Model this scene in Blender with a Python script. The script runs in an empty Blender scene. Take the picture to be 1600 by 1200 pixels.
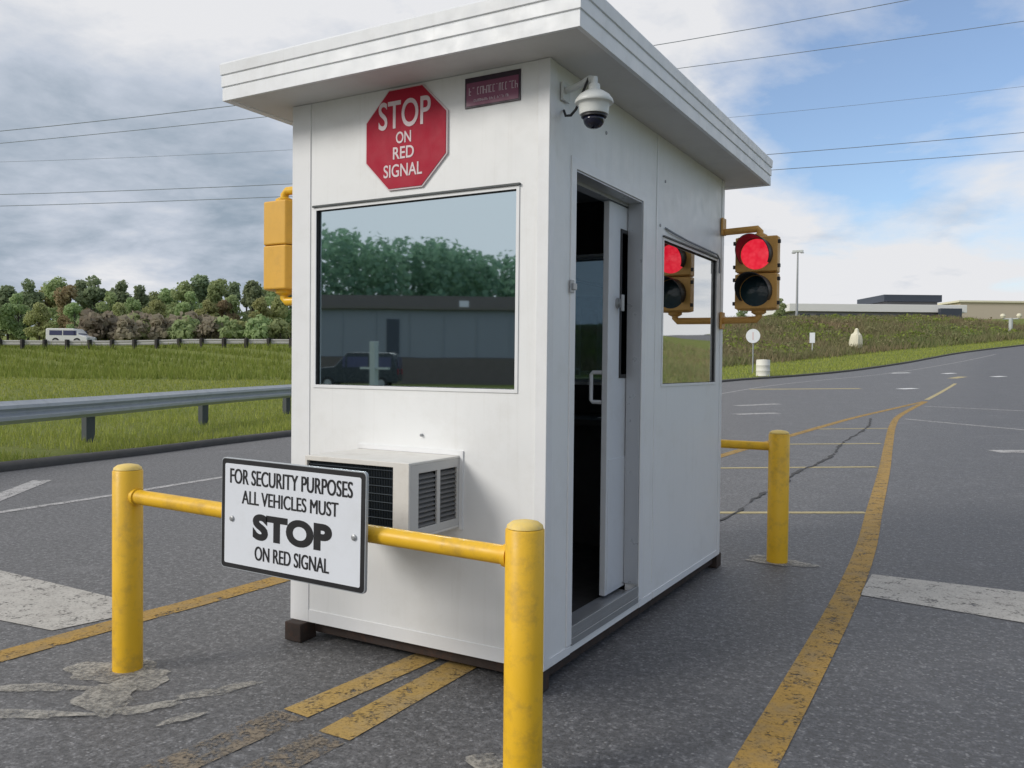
import bpy, bmesh, math, random
from mathutils import Vector, Matrix
random.seed(7)
S = bpy.context.scene
COL = S.collection
PI = math.pi

# ------------------------------------------------------------------ materials
def new_mat(name):
    m = bpy.data.materials.new(name); m.use_nodes = True
    nt = m.node_tree
    return m, nt, nt.nodes['Principled BSDF'], nt.nodes['Material Output']

def N(nt, typ, **kw):
    n = nt.nodes.new(typ)
    for k, v in kw.items():
        if k.startswith('i_'):
            n.inputs[k[2:].replace('_', ' ')].default_value = v
        else:
            setattr(n, k, v)
    return n

def noise(nt, vec, scale, detail=4, rough=.55, dist=0):
    n = nt.nodes.new('ShaderNodeTexNoise')
    n.inputs['Scale'].default_value = scale; n.inputs['Detail'].default_value = detail
    n.inputs['Roughness'].default_value = rough; n.inputs['Distortion'].default_value = dist
    if vec is not None: nt.links.new(vec, n.inputs['Vector'])
    return n.outputs['Fac']

def ramp(nt, fac, stops, interp='LINEAR'):
    r = nt.nodes.new('ShaderNodeValToRGB'); cr = r.color_ramp; cr.interpolation = interp
    while len(cr.elements) < len(stops): cr.elements.new(.5)
    for e, (p, c) in zip(cr.elements, stops):
        e.position = p; e.color = tuple(c) + (1,) if len(c) == 3 else c
    nt.links.new(fac, r.inputs[0]); return r.outputs[0]

def mixc(nt, fac, a, b, mode='MIX'):
    n = nt.nodes.new('ShaderNodeMix'); n.data_type = 'RGBA'; n.blend_type = mode
    for sock, v in ((n.inputs[0], fac), (n.inputs[6], a), (n.inputs[7], b)):
        if isinstance(v, (int, float)): sock.default_value = v
        elif isinstance(v, tuple): sock.default_value = v + (1,) if len(v) == 3 else v
        else: nt.links.new(v, sock)
    return n.outputs[2]

def mathn(nt, op, a, b=0, clamp=False):
    n = nt.nodes.new('ShaderNodeMath'); n.operation = op; n.use_clamp = clamp
    for i, v in enumerate((a, b)):
        if isinstance(v, (int, float)): n.inputs[i].default_value = v
        else: nt.links.new(v, n.inputs[i])
    return n.outputs[0]

def g(v): return (v, v, v)

def bump(nt, bsdf, h, strength=.3, dist=.01):
    b = nt.nodes.new('ShaderNodeBump'); b.inputs['Strength'].default_value = strength
    b.inputs['Distance'].default_value = dist
    nt.links.new(h, b.inputs['Height']); nt.links.new(b.outputs[0], bsdf.inputs['Normal'])

def pos(nt): return nt.nodes.new('ShaderNodeNewGeometry').outputs['Position']
def obc(nt): return nt.nodes.new('ShaderNodeTexCoord').outputs['Object']

def paint(name, col, rough=.45, var=.12, scale=3, dirt=None, dirt_amt=.35, metal=0, bumps=.05, spec=.5, streak=0):
    """painted or plain surface: slight tonal variation, optional dirt of its own shape"""
    m, nt, b, o = new_mat(name)
    p = obc(nt)
    n1 = noise(nt, p, scale, 5)
    c = mixc(nt, n1, tuple(x * (1 - var) for x in col), tuple(min(1, x * (1 + var)) for x in col))
    if dirt:
        n2 = noise(nt, p, scale * 2.3, 8, .7)
        f = ramp(nt, n2, [(.5, g(0)), (.75, g(dirt_amt))])
        c = mixc(nt, f, c, dirt)
    if streak:
        sp = N(nt, 'ShaderNodeMapping'); sp.inputs['Scale'].default_value = (9, 9, .35); nt.links.new(p, sp.inputs['Vector'])
        c = mixc(nt, ramp(nt, noise(nt, sp.outputs[0], 2.5, 6, .7), [(.54, g(0)), (.74, g(streak))]), c, (.42, .39, .33))
    nt.links.new(c, b.inputs['Base Color'])
    n3 = noise(nt, p, 12, 4)
    r = ramp(nt, n3, [(.3, g(max(0, rough - .1))), (.7, g(min(1, rough + .12)))])
    nt.links.new(r, b.inputs['Roughness'])
    b.inputs['Metallic'].default_value = metal
    b.inputs['Specular IOR Level'].default_value = spec
    if bumps: bump(nt, b, noise(nt, p, 60, 3), bumps, .004)
    return m

M = {}
M['wall_white'] = paint('wall_white', (.79, .80, .80), .42, .035, 1.5, (.52, .50, .45), .22, bumps=.05, streak=.13)
M['trim_white'] = paint('trim_white', (.77, .78, .79), .38, .04, 2, (.5, .48, .43), .18, bumps=.02)
M['roof_white'] = paint('roof_white', (.74, .76, .78), .4, .05, 2, (.45, .44, .40), .25, bumps=.05, streak=.14)
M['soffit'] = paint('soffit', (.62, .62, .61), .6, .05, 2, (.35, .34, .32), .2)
M['ac_white'] = paint('ac_white', (.70, .68, .64), .5, .05, 4, (.35, .28, .20), .3)
M['ac_trim'] = paint('ac_trim', (.55, .54, .52), .5, .05, 4)
M['louvre_grey'] = paint('louvre_grey', (.16, .16, .16), .55, .1, 4)
M['coil'] = paint('coil', (.025, .035, .045), .5, .3, 20, metal=.4)
M['dark_louvre'] = paint('dark_louvre', (.05, .05, .055), .6, .2, 10)
M['yellow'] = paint('yellow_paint', (.80, .47, .018), .42, .10, 4, (.30, .18, .05), .6, bumps=.15)
M['yellow_pale'] = paint('yellow_cap', (.80, .58, .16), .55, .12, 14, (.5, .42, .3), .5)
M['signal_yellow'] = paint('signal_yellow', (.72, .40, .05), .45, .08, 4, (.38, .2, .05), .35)
M['signal_tan'] = paint('signal_tan', (.60, .33, .085), .5, .1, 5, (.25, .14, .05), .35)
M['black'] = paint('black_paint', (.018, .018, .02), .5, .2, 6)
M['rust_black'] = paint('rusty_steel', (.035, .024, .02), .8, .3, 9, (.10, .04, .02), .6)
M['sign_white'] = paint('sign_white', (.72, .75, .80), .4, .03, 2, (.5, .5, .48), .2)
M['sign_black'] = paint('sign_black', (.012, .012, .014), .45, .1, 5)
M['sign_red'] = paint('sign_red', (.40, .018, .042), .6, .1, 4, (.30, .03, .05), .4, spec=.2)
M['sign_pink'] = paint('faded_white', (.66, .55, .57), .5, .1, 9)
M['plate_red'] = paint('plate_maroon', (.20, .055, .11), .4, .15, 10)
M['plate_dark'] = paint('plate_dark', (.03, .015, .03), .4, .1, 10)
M['plate_text'] = paint('plate_text', (.50, .40, .46), .5, .1, 10)
M['galv'] = paint('galvanised', (.42, .45, .48), .5, .15, 3, (.25, .25, .25), .35, metal=.35)
M['galv_dark'] = paint('galvanised_post', (.07, .08, .082), .6, .15, 3, metal=.2)
M['galv_pale'] = paint('weathered_rail', (.42, .41, .39), .7, .1, 1)
M['old_post'] = paint('old_wood_post', (.03, .027, .025), .9, .2, 4)
M['grey_metal'] = paint('grey_metal', (.36, .37, .38), .4, .08, 5, metal=.5)
M['alu'] = paint('aluminium', (.48, .50, .53), .35, .05, 3, metal=.3)
M['door_white'] = paint('door_white', (.62, .64, .67), .4, .04, 3, (.4, .38, .35), .25)
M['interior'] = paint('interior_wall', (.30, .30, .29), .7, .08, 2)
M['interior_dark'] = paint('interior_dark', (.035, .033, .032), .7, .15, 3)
M['cam_white'] = paint('camera_white', (.66, .68, .66), .4, .04, 5)
M['cable'] = paint('cable', (.26, .29, .33), .5, .1, 1, metal=.2)
M['rubber'] = paint('rubber', (.02, .02, .02), .85, .2, 6)
M['van_white'] = paint('van_white', (.72, .72, .70), .3, .03, 1)
M['van_blue'] = paint('van_window', (.08, .085, .16), .15, .1, 1)
M['suv_dark'] = paint('suv_paint', (.03, .04, .05), .25, .1, 1)
M['far_white'] = paint('far_white', (.74, .74, .72), .6, .05, .2)
M['far_grey'] = paint('far_grey', (.20, .20, .21), .7, .15, .4)
M['far_dark'] = paint('far_dark', (.045, .055, .075), .5, .1, .3)
M['far_beige'] = paint('far_beige', (.52, .45, .36), .8, .06, .1)
M['far_cream'] = paint('far_cream', (.72, .68, .52), .7, .08, 1)
M['bld_grey'] = paint('metal_cladding', (.25, .265, .29), .6, .06, .4)
M['bld_brown'] = paint('brown_brick', (.15, .125, .11), .9, .15, 2)
M['bld_roof'] = paint('brown_roof', (.16, .14, .12), .8, .12, .5)
M['pale_post'] = paint('pale_post', (.5, .53, .52), .6, .05, 2)
M['trunk'] = paint('bark', (.06, .05, .04), .95, .2, 3)
M['barrel'] = paint('barrel_cream', (.74, .73, .66), .6, .05, 3)

def lens_mat(name, col, emit):
    m, nt, b, o = new_mat(name)
    v = N(nt, 'ShaderNodeTexVoronoi'); v.inputs['Scale'].default_value = 38
    nt.links.new(obc(nt), v.inputs['Vector'])
    b.inputs['Base Color'].default_value = col + (1,)
    b.inputs['Roughness'].default_value = .2
    if emit:
        c = ramp(nt, v.outputs['Distance'], [(0, (1, .05, .08)), (.9, (.84, .012, .04))])
        nt.links.new(c, b.inputs['Emission Color']); b.inputs['Emission Strength'].default_value = emit
    bump(nt, b, v.outputs['Distance'], .3, .004)
    return m
M['lens_red'] = lens_mat('red_lens', (.35, .01, .02), .8)
M['lens_green'] = lens_mat('green_lens', (.012, .035, .045), 0)

def glass(name, refl, tint, tcol):
    """mirror-tinted pane: strong reflection, a little light through"""
    m, nt, b, o = new_mat(name)
    nt.nodes.remove(b)
    gl = N(nt, 'ShaderNodeBsdfGlossy'); gl.inputs['Color'].default_value = tint + (1,); gl.inputs['Roughness'].default_value = .02
    tr = N(nt, 'ShaderNodeBsdfTransparent'); tr.inputs['Color'].default_value = tcol + (1,)
    mx = N(nt, 'ShaderNodeMixShader')
    fr = N(nt, 'ShaderNodeLayerWeight'); fr.inputs['Blend'].default_value = .25
    f = mathn(nt, 'ADD', mathn(nt, 'MULTIPLY', fr.outputs['Fresnel'], .5), refl, True)
    nt.links.new(f, mx.inputs[0]); nt.links.new(tr.outputs[0], mx.inputs[1]); nt.links.new(gl.outputs[0], mx.inputs[2])
    # faint waviness of rolled film
    bp = nt.nodes.new('ShaderNodeBump'); bp.inputs['Strength'].default_value = .02; bp.inputs['Distance'].default_value = .01
    nt.links.new(noise(nt, obc(nt), 2.2, 1), bp.inputs['Height']); nt.links.new(bp.outputs[0], gl.inputs['Normal'])
    nt.links.new(mx.outputs[0], o.inputs['Surface'])
    return m
M['pane'] = glass('mirror_tinted_glass', .72, (.72, .86, .93), (.16, .2, .22))
M['pane_side'] = glass('mirror_side_glass', .78, (.92, .93, .92), (.2, .22, .22))
M['pane_rear'] = glass('rear_tinted_glass', .35, (.8, .9, .95), (.34, .42, .48))
M['pane_dark'] = glass('dark_lite_glass', .10, (.8, .85, .9), (.10, .12, .13))
M['pane_clear'] = glass('clear_glass', .06, (.9, .95, .95), (.75, .8, .8))
M['dome'] = paint('smoked_dome', (.012, .014, .03), .08, .1, 2, bumps=0)

# asphalt: grains, stones, broad tonal drift, thin cracks
def asphalt(name, base):
    m, nt, b, o = new_mat(name); p = pos(nt)
    big = noise(nt, p, .35, 5, .6); mid = noise(nt, p, 2.2, 6, .65); fine = noise(nt, p, 62, 4, .75); grit = noise(nt, p, 24, 5, .75)
    c = mixc(nt, big, tuple(x * .84 for x in base), tuple(x * 1.14 for x in base))
    # asphalt colour turns darker and bluer towards the right-hand lane
    sx_ = N(nt, 'ShaderNodeSeparateXYZ'); nt.links.new(p, sx_.inputs[0])
    lane = ramp(nt, mathn(nt, 'ADD', mathn(nt, 'MULTIPLY', sx_.outputs[0], .12), mathn(nt, 'MULTIPLY', mid, .12)), [(.0, g(0)), (.26, g(1))])
    c = mixc(nt, lane, c, (.56, .59, .66), 'MULTIPLY')
    c = mixc(nt, ramp(nt, mid, [(.3, g(0)), (.7, g(.5))]), c, tuple(x * .75 for x in base))
    c = mixc(nt, ramp(nt, grit, [(.38, g(.8)), (.56, g(0))]), c, tuple(x * .42 for x in base))
    c = mixc(nt, ramp(nt, grit, [(.54, g(0)), (.68, g(.8))]), c, tuple(x * 1.7 for x in base))
    c = mixc(nt, ramp(nt, fine, [(.38, g(.85)), (.52, g(0))]), c, tuple(x * .3 for x in base))
    v = N(nt, 'ShaderNodeTexVoronoi'); v.inputs['Scale'].default_value = 60; nt.links.new(p, v.inputs['Vector'])
    st = ramp(nt, v.outputs['Color'], [(.62, g(0)), (.85, g(.5))])
    st2 = mathn(nt, 'MULTIPLY', st, ramp(nt, v.outputs['Distance'], [(.2, g(1)), (.5, g(0))]))
    c = mixc(nt, st2, c, tuple(min(1, x * 2.4 + .02) for x in base))
    c = mixc(nt, ramp(nt, noise(nt, p, .9, 4, .5, .6), [(.60, g(0)), (.72, g(.30))]), c, tuple(x * .45 for x in base))
    c = mixc(nt, ramp(nt, noise(nt, p, 1.6, 6, .7, .3), [(.55, g(0)), (.75, g(.30))]), c, tuple(x * 1.6 for x in base))
    v2 = N(nt, 'ShaderNodeTexVoronoi', feature='DISTANCE_TO_EDGE'); v2.inputs['Scale'].default_value = .28
    wp = N(nt, 'ShaderNodeVectorMath', operation='ADD'); nt.links.new(p, wp.inputs[0])
    wn = N(nt, 'ShaderNodeTexNoise'); wn.inputs['Scale'].default_value = 1.3; nt.links.new(p, wn.inputs['Vector'])
    nt.links.new(wn.outputs['Color'], wp.inputs[1]); nt.links.new(wp.outputs[0], v2.inputs['Vector'])
    cr = ramp(nt, v2.outputs['Distance'], [(0, g(.22)), (.004, g(0))])
    c = mixc(nt, cr, c, tuple(x * .4 for x in base))
    nt.links.new(c, b.inputs['Base Color'])
    b.inputs['Roughness'].default_value = .62; b.inputs['Specular IOR Level'].default_value = .5
    bump(nt, b, mathn(nt, 'ADD', fine, st2), .55, .008)
    return m
M['asphalt'] = asphalt('asphalt', (.168, .167, .170))
M['kerb'] = paint('asphalt_kerb', (.075, .072, .068), .9, .3, 6, (.12, .11, .09), .4)

# worn road paint: chips let the asphalt below show through
def road_paint(name, col, wear, col2=None, scale=9, soft=.05, top=1.0):
    m, nt, b, o = new_mat(name); p = pos(nt)
    c = mixc(nt, noise(nt, p, 3.0, 5), tuple(x * .75 for x in col), tuple(min(1, x * 1.15) for x in col))
    if col2: c = mixc(nt, ramp(nt, noise(nt, p, 6, 7, .7), [(.45, g(0)), (.62, g(.8))]), c, col2)
    c = mixc(nt, ramp(nt, noise(nt, p, 75, 3, .7), [(.36, g(.55)), (.5, g(0))]), c, tuple(x * .4 for x in col))
    nt.links.new(c, b.inputs['Base Color']); b.inputs['Roughness'].default_value = .8
    tr = N(nt, 'ShaderNodeBsdfTransparent'); mx = N(nt, 'ShaderNodeMixShader')
    a = mathn(nt, 'ADD', mathn(nt, 'MULTIPLY', noise(nt, p, scale, 8, .75), .65), mathn(nt, 'MULTIPLY', noise(nt, p, 55, 3), .35))
    f = ramp(nt, a, [(wear - soft, g(0)), (wear + soft, g(top))])
    nt.links.new(f, mx.inputs[0]); nt.links.new(tr.outputs[0], mx.inputs[1]); nt.links.new(b.outputs[0], mx.inputs[2])
    nt.links.new(mx.outputs[0], o.inputs['Surface'])
    bump(nt, b, noise(nt, p, 75, 3, .7), .4, .006)
    return m
M['line_yellow'] = road_paint('yellow_line_paint', (.42, .255, .055), .43, (.27, .19, .085))
M['line_old'] = road_paint('old_yellow_paint', (.50, .33, .10), .43, (.36, .27, .14))
M['line_faint'] = road_paint('faded_yellow_paint', (.26, .21, .15), .50, (.21, .18, .14))
M['line_cream'] = road_paint('cream_line_paint', (.50, .42, .22), .40)
M['line_white'] = road_paint('white_line_paint', (.46, .45, .44), .44)
M['stop_bar'] = road_paint('stop_bar_paint', (.50, .48, .44), .42, (.38, .36, .33))
M['smear'] = road_paint('cement_smear', (.46, .44, .39), .485, (.37, .35, .31), 5, .10, .92)
M['crack'] = paint('crack_seal', (.055, .055, .055), .9, .2, 4)

def grass_ground(name, a, b_, c_, s=.6):
    m, nt, b, o = new_mat(name); p = pos(nt)
    c = mixc(nt, ramp(nt, noise(nt, p, s, 6, .65), [(.35, g(0)), (.65, g(1))]), a, b_)
    c = mixc(nt, ramp(nt, noise(nt, p, 9, 5, .7), [(.45, g(0)), (.7, g(.8))]), c, c_)
    nt.links.new(c, b.inputs['Base Color']); b.inputs['Roughness'].default_value = .95
    b.inputs['Specular IOR Level'].default_value = .1
    bump(nt, b, noise(nt, p, 14, 6, .7), .9, .06)
    return m
M['ground'] = grass_ground('ground_soil_grass', (.145, .185, .045), (.185, .215, .055), (.22, .21, .095))
M['bank'] = grass_ground('bank_soil', (.11, .11, .03), (.085, .09, .025), (.14, .11, .05), .25)

def leafmat(name, a, b_, c_, s=.8, trans=.25):
    m, nt, b, o = new_mat(name)
    p = pos(nt)
    oi = N(nt, 'ShaderNodeObjectInfo')
    gn = nt.nodes.new('ShaderNodeNewGeometry')
    n1 = noise(nt, p, s, 4, .6)
    c = mixc(nt, ramp(nt, n1, [(.35, g(0)), (.65, g(1))]), a, b_)
    c = mixc(nt, mathn(nt, 'MULTIPLY', gn.outputs['Random Per Island'], .6), c, c_)
    hs = N(nt, 'ShaderNodeHueSaturation'); nt.links.new(c, hs.inputs['Color'])
    nt.links.new(mathn(nt, 'ADD', mathn(nt, 'MULTIPLY', oi.outputs['Random'], .04), .468), hs.inputs['Hue'])
    nt.links.new(mathn(nt, 'ADD', mathn(nt, 'MULTIPLY', oi.outputs['Random'], .4), .95), hs.inputs['Value'])
    nt.links.new(hs.outputs[0], b.inputs['Base Color']); b.inputs['Roughness'].default_value = .8
    b.inputs['Specular IOR Level'].default_value = .15
    tl = N(nt, 'ShaderNodeBsdfTranslucent'); nt.links.new(hs.outputs[0], tl.inputs['Color'])
    mx = N(nt, 'ShaderNodeMixShader'); mx.inputs[0].default_value = trans
    nt.links.new(b.outputs[0], mx.inputs[1]); nt.links.new(tl.outputs[0], mx.inputs[2])
    nt.links.new(mx.outputs[0], o.inputs['Surface'])
    return m
M['leaf_dark'] = leafmat('leaf_dark', (.23, .295, .17), (.18, .24, .15), (.30, .36, .20), .35, .5)  # tree leaf colours greyed with extra blue: distance haze put into the colour
M['leaf_mid'] = leafmat('leaf_mid', (.30, .385, .18), (.24, .32, .16), (.37, .44, .22), .35, .5)
M['leaf_light'] = leafmat('leaf_light', (.35, .40, .17), (.28, .33, .15), (.42, .45, .23), .35, .5)
M['leaf_tan'] = leafmat('leaf_tan', (.30, .24, .14), (.23, .21, .11), (.36, .28, .18), .35, .5)
M['leaf_brown'] = leafmat('leaf_brown', (.30, .26, .20), (.22, .21, .14), (.36, .31, .24), .35, .45)
M['leaf_forest'] = leafmat('leaf_forest', (.17, .27, .18), (.12, .21, .145), (.24, .35, .21), .12, .5)
M['blade'] = leafmat('grass_blade', (.26, .31, .055), (.185, .245, .045), (.34, .35, .11), .5)
M['blade_tall'] = leafmat('tall_grass_blade', (.185, .235, .045), (.13, .18, .035), (.25, .265, .075), .12, .35)
M['weed'] = leafmat('weed', (.24, .20, .115), (.135, .195, .07), (.27, .22, .13), .11, .35)

# ------------------------------------------------------------------ mesh helpers
class MB:
    def __init__(s): s.v = []; s.f = []
    def add(s, vs, fs):
        o = len(s.v); s.v += [tuple(v) for v in vs]; s.f += [tuple(i + o for i in f) for f in fs]; return s
    def box(s, x0, x1, y0, y1, z0, z1):
        v = [(x, y, z) for z in (z0, z1) for y in (y0, y1) for x in (x0, x1)]
        return s.add(v, [(0, 2, 3, 1), (4, 5, 7, 6), (0, 1, 5, 4), (2, 6, 7, 3), (0, 4, 6, 2), (1, 3, 7, 5)])
    def tube(s, pts, r, n=12, cap=True):
        pts = [Vector(p) for p in pts]; rs = r if isinstance(r, (list, tuple)) else [r] * len(pts)
        o = len(s.v); prev = None
        for i, p in enumerate(pts):
            d = (pts[min(i + 1, len(pts) - 1)] - pts[max(i - 1, 0)]).normalized()
            a = Vector((0, 0, 1)) if abs(d.z) < .9 else Vector((1, 0, 0))
            u = d.cross(a).normalized() if prev is None else (prev - d * prev.dot(d)).normalized()
            prev = u; w = d.cross(u)
            for k in range(n):
                t = 2 * PI * k / n; s.v.append(tuple(p + (u * math.cos(t) + w * math.sin(t)) * rs[i]))
        for i in range(len(pts) - 1):
            for k in range(n):
                a = o + i * n + k; b = o + i * n + (k + 1) % n
                s.f.append((a, a + n, b + n, b))
        if cap:
            s.f.append(tuple(o + k for k in range(n))); q = o + (len(pts) - 1) * n
            s.f.append(tuple(q + k for k in reversed(range(n))))
        return s
    def lathe(s, prof, c, axis='z', n=28):
        """prof: (radius, height) along the axis from centre c"""
        o = len(s.v)
        for r, h in prof:
            for k in range(n):
                t = 2 * PI * k / n; a, b = r * math.cos(t), r * math.sin(t)
                if axis == 'z': s.v.append((c[0] + a, c[1] + b, c[2] + h))
                elif axis == 'y': s.v.append((c[0] + a, c[1] + h, c[2] + b))
                else: s.v.append((c[0] + h, c[1] + a, c[2] + b))
        for i in range(len(prof) - 1):
            for k in range(n):
                a = o + i * n + k; b = o + i * n + (k + 1) % n
                s.f.append((a, b, b + n, a + n))
        s.f.append(tuple(o + k for k in range(n))); q = o + (len(prof) - 1) * n
        s.f.append(tuple(q + k for k in range(n)))
        return s
    def prism(s, poly, fn, h0, h1):
        """poly of 2-D points, fn(a, b, h) -> xyz"""
        n = len(poly); v = [fn(a, b, h0) for a, b in poly] + [fn(a, b, h1) for a, b in poly]
        return s.add(v, [tuple(range(n)), tuple(range(2 * n - 1, n - 1, -1))] + [(i, n + i, n + (i + 1) % n, (i + 1) % n) for i in range(n)])

def obj(name, mb, mat, root=None, bevel=0, smooth=False, fix=True):
    me = bpy.data.meshes.new(name)
    off = Vector((0, 0, 0))
    if root is not None:
        off = Vector(root['_b']) if '_b' in root else Vector((0, 0, 0))
    me.from_pydata([(v[0] - off.x, v[1] - off.y, v[2] - off.z) for v in mb.v], [], mb.f)
    me.materials.append(mat if not isinstance(mat, str) else M[mat])
    o = bpy.data.objects.new(name, me); COL.objects.link(o)
    if root is not None: o.parent = root; o['_b'] = tuple(off)
    if fix:
        bm = bmesh.new(); bm.from_mesh(me); bmesh.ops.recalc_face_normals(bm, faces=bm.faces); bm.to_mesh(me); bm.free()
    if bevel:
        b = o.modifiers.new('bevel', 'BEVEL'); b.width = bevel; b.segments = 2; b.limit_method = 'ANGLE'; b.angle_limit = math.radians(40)
    if smooth:
        for p in me.polygons: p.use_smooth = True
        if smooth != 'all':
            me.set_sharp_from_angle(angle=math.radians(40))
    return o

def thing(name, label, cat, loc=(0, 0, 0), group=None):
    o = bpy.data.objects.new(name, None); COL.objects.link(o); o.location = loc; o['_b'] = tuple(loc)
    o.empty_display_size = .2
    return tag(o, label, cat, group)
def tag(o, label, cat, group=None):
    o['label'] = label; o['category'] = cat
    if group: o['group'] = group
    return o
def structure(name, mb, mat, kind='structure', smooth=False, **kw):
    o = obj(name, mb, mat, smooth=smooth, **kw); o['kind'] = kind; return o
def dup(root, loc, rz=0, label=None, sc=1.0):
    r = root.copy(); COL.objects.link(r); r.location = loc; r.rotation_euler = (0, 0, rz); r.scale = (sc,) * 3
    if label: r['label'] = label
    for ch in list(root.children):
        c = ch.copy(); COL.objects.link(c); c.parent = r
        for gch in list(ch.children):
            d = gch.copy(); COL.objects.link(d); d.parent = c
    return r

def lettering(name, body, cx, cz, w, h, fn, mat, root, bold=.0, depth=.002, heavy=0):
    """one line of text, fitted into w x h, laid on a face by fn(a, b, d) -> xyz"""
    cu = bpy.data.curves.new('letters', 'FONT'); cu.body = body; cu.size = 1; cu.offset = bold; cu.extrude = .5
    cu.resolution_u = 6
    t = bpy.data.objects.new('letters', cu); COL.objects.link(t)
    dg = bpy.context.evaluated_depsgraph_get()
    me = bpy.data.meshes.new_from_object(t.evaluated_get(dg))
    bpy.data.objects.remove(t); bpy.data.curves.remove(cu)
    xs = [v.co.x for v in me.vertices]; ys = [v.co.y for v in me.vertices]
    x0, x1, y0, y1 = min(xs), max(xs), min(ys), max(ys)
    mb = MB()
    if heavy:
        for q, dd in ((-heavy, 0), (0, .0002), (heavy, .0004)):
            mb.add([fn(cx + q * h + ((v.co.x - x0) / (x1 - x0) - .5) * (w - 2 * heavy * h), cz + ((v.co.y - y0) / (y1 - y0) - .5) * h, depth * (v.co.z + .5) + dd) for v in me.vertices], [tuple(p.vertices) for p in me.polygons])
    else: mb.add([fn(cx + ((v.co.x - x0) / (x1 - x0) - .5) * w, cz + ((v.co.y - y0) / (y1 - y0) - .5) * h, depth * (v.co.z + .5)) for v in me.vertices],
           [tuple(p.vertices) for p in me.polygons])
    bpy.data.meshes.remove(me)
    return obj(name, mb, mat, root, fix=False)

# ------------------------------------------------------------------ camera
CX, CY, HC = 1.6967, -3.2795, 1.45
YAW, PITCH, ROLL, FPX = .5183, -.0214, .0103, 1312.75
Fw = Vector((-math.sin(YAW) * math.cos(PITCH), math.cos(YAW) * math.cos(PITCH), math.sin(PITCH)))
Rt = Vector((math.cos(YAW), math.sin(YAW), 0)); Up = Rt.cross(Fw)
Cpos = Vector((CX, CY, HC))
cr_, sr_ = math.cos(ROLL), math.sin(ROLL)
Rc = Rt * cr_ + Up * sr_; Uc = Up * cr_ - Rt * sr_
cam = bpy.data.cameras.new('camera'); co = bpy.data.objects.new('camera', cam); COL.objects.link(co)
cam.sensor_width = 36; cam.lens = FPX / 1600 * 36; cam.clip_end = 4000; cam.clip_start = .05
mw = Matrix.Identity(4)
for i in range(3): mw[i][0] = Rc[i]; mw[i][1] = Uc[i]; mw[i][2] = -Fw[i]; mw[i][3] = Cpos[i]
co.matrix_world = mw
S.camera = co
def ray(px, py): return Fw + Rc * ((px - 800) / FPX) - Uc * ((py - 600) / FPX)
def dep(px, py, d): return Cpos + ray(px, py) * d

# ------------------------------------------------------------------ terrain
def zr(y):
    if y < 4: return 0.
    if y < 100: return .0005 * (y - 4) ** 2
    return .0005 * 96 ** 2 + .05 * (y - 100)
BK = [(-190, -50, 2.2), (-120, -10, 2.2), (-75, 12, 2.2), (-54, 26, 2.0), (-45, 28, 1.7), (-37, 30, 1.2), (-27, 37, 1.2), (-18, 46, 2.0), (-14.5, 58, 2.4), (-11, 70, 2.45), (-6, 84, 2.45), (2, 97, 2.45), (14, 116, 2.45), (45, 165, 2.45), (80, 240, 2.45)]
def bank(x, y):
    best = 1e9; sgn = 1; H = 0
    for (ax, ay, ah), (bx, by, bh) in zip(BK, BK[1:]):
        dx, dy = bx - ax, by - ay; L2 = dx * dx + dy * dy
        t = max(0, min(1, ((x - ax) * dx + (y - ay) * dy) / L2))
        px, py = ax + t * dx, ay + t * dy; d = math.hypot(x - px, y - py)
        if d < best:
            best = d; H = ah + (bh - ah) * t; sgn = 1 if dx * (y - ay) - dy * (x - ax) > 0 else -1
    t = best * sgn
    u = max(0, min(1, (t + 1) / 26)); return H * u * u * (3 - 2 * u) , t
def T(x, y):
    b, t = bank(x, y); return zr(y) + .09 + b
EDGE0 = [(-6.5, -70), (-7, -45), (-8.2, -12), (-9.5, 2.9), (-10.33, 9), (-11.2, 20), (-11.5, 32), (-10.7, 42), (-8.4, 48.5), (-6.4, 55), (-4.2, 65), (-.7, 81), (4.4, 93), (13, 110), (30, 142), (60, 200)]
def catmull(P, step):
    out = []
    for i in range(len(P) - 1):
        p0 = P[max(i - 1, 0)]; p1 = P[i]; p2 = P[i + 1]; p3 = P[min(i + 2, len(P) - 1)]
        n = max(2, int(math.hypot(p2[0] - p1[0], p2[1] - p1[1]) / step))
        for k in range(n):
            t = k / n
            out.append(tuple(.5 * (2 * b + (c - a) * t + (2 * a - 5 * b + 4 * c - d) * t * t + (3 * b - a - 3 * c + d) * t ** 3) for a, b, c, d in zip(p0, p1, p2, p3)))
    out.append(P[-1]); return out
EDGE = catmull(EDGE0, 1.6)
def normals(P):
    R = []
    for i in range(len(P)):
        a = Vector(P[max(i - 3, 0)]); b = Vector(P[min(i + 3, len(P) - 1)]); d = (b - a).normalized(); R.append((-d.y, d.x))
    return R
EN = normals(EDGE)
def strip(offs, zf, sign=1):
    mb = MB(); n = len(offs)
    for (x, y), (nx, ny) in zip(EDGE, EN):
        for t in offs:
            px, py = x + nx * t * sign, y + ny * t * sign
            mb.v.append((px, py, zf(px, py, t)))
    for i in range(len(EDGE) - 1):
        for k in range(n - 1):
            a = i * n + k; mb.f.append((a, a + 1, a + n + 1, a + n) if sign < 0 else (a, a + n, a + n + 1, a + 1))
    return mb
loff = [.16, .5, 1, 2, 3.5, 5, 7, 9] + [9 + 2 * k for k in range(1, 30)] + [72, 80, 90, 105, 125, 150, 190, 240]
structure('verge', strip(loff, lambda x, y, t: T(x, y) - (.02 if t < .2 else 0)), 'ground', smooth='all')
AW = 16
structure('asphalt_road', strip([0, 1, 2, 3.5, 5, 7, 9, 11, 13, AW], lambda x, y, t: zr(y), -1), 'asphalt', smooth='all')
def right_bank(x, y, t):
    u = max(0, min(1, (t - AW - 1) / 22)); return zr(y) + .06 + 3.6 * u * u * (3 - 2 * u)
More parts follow.
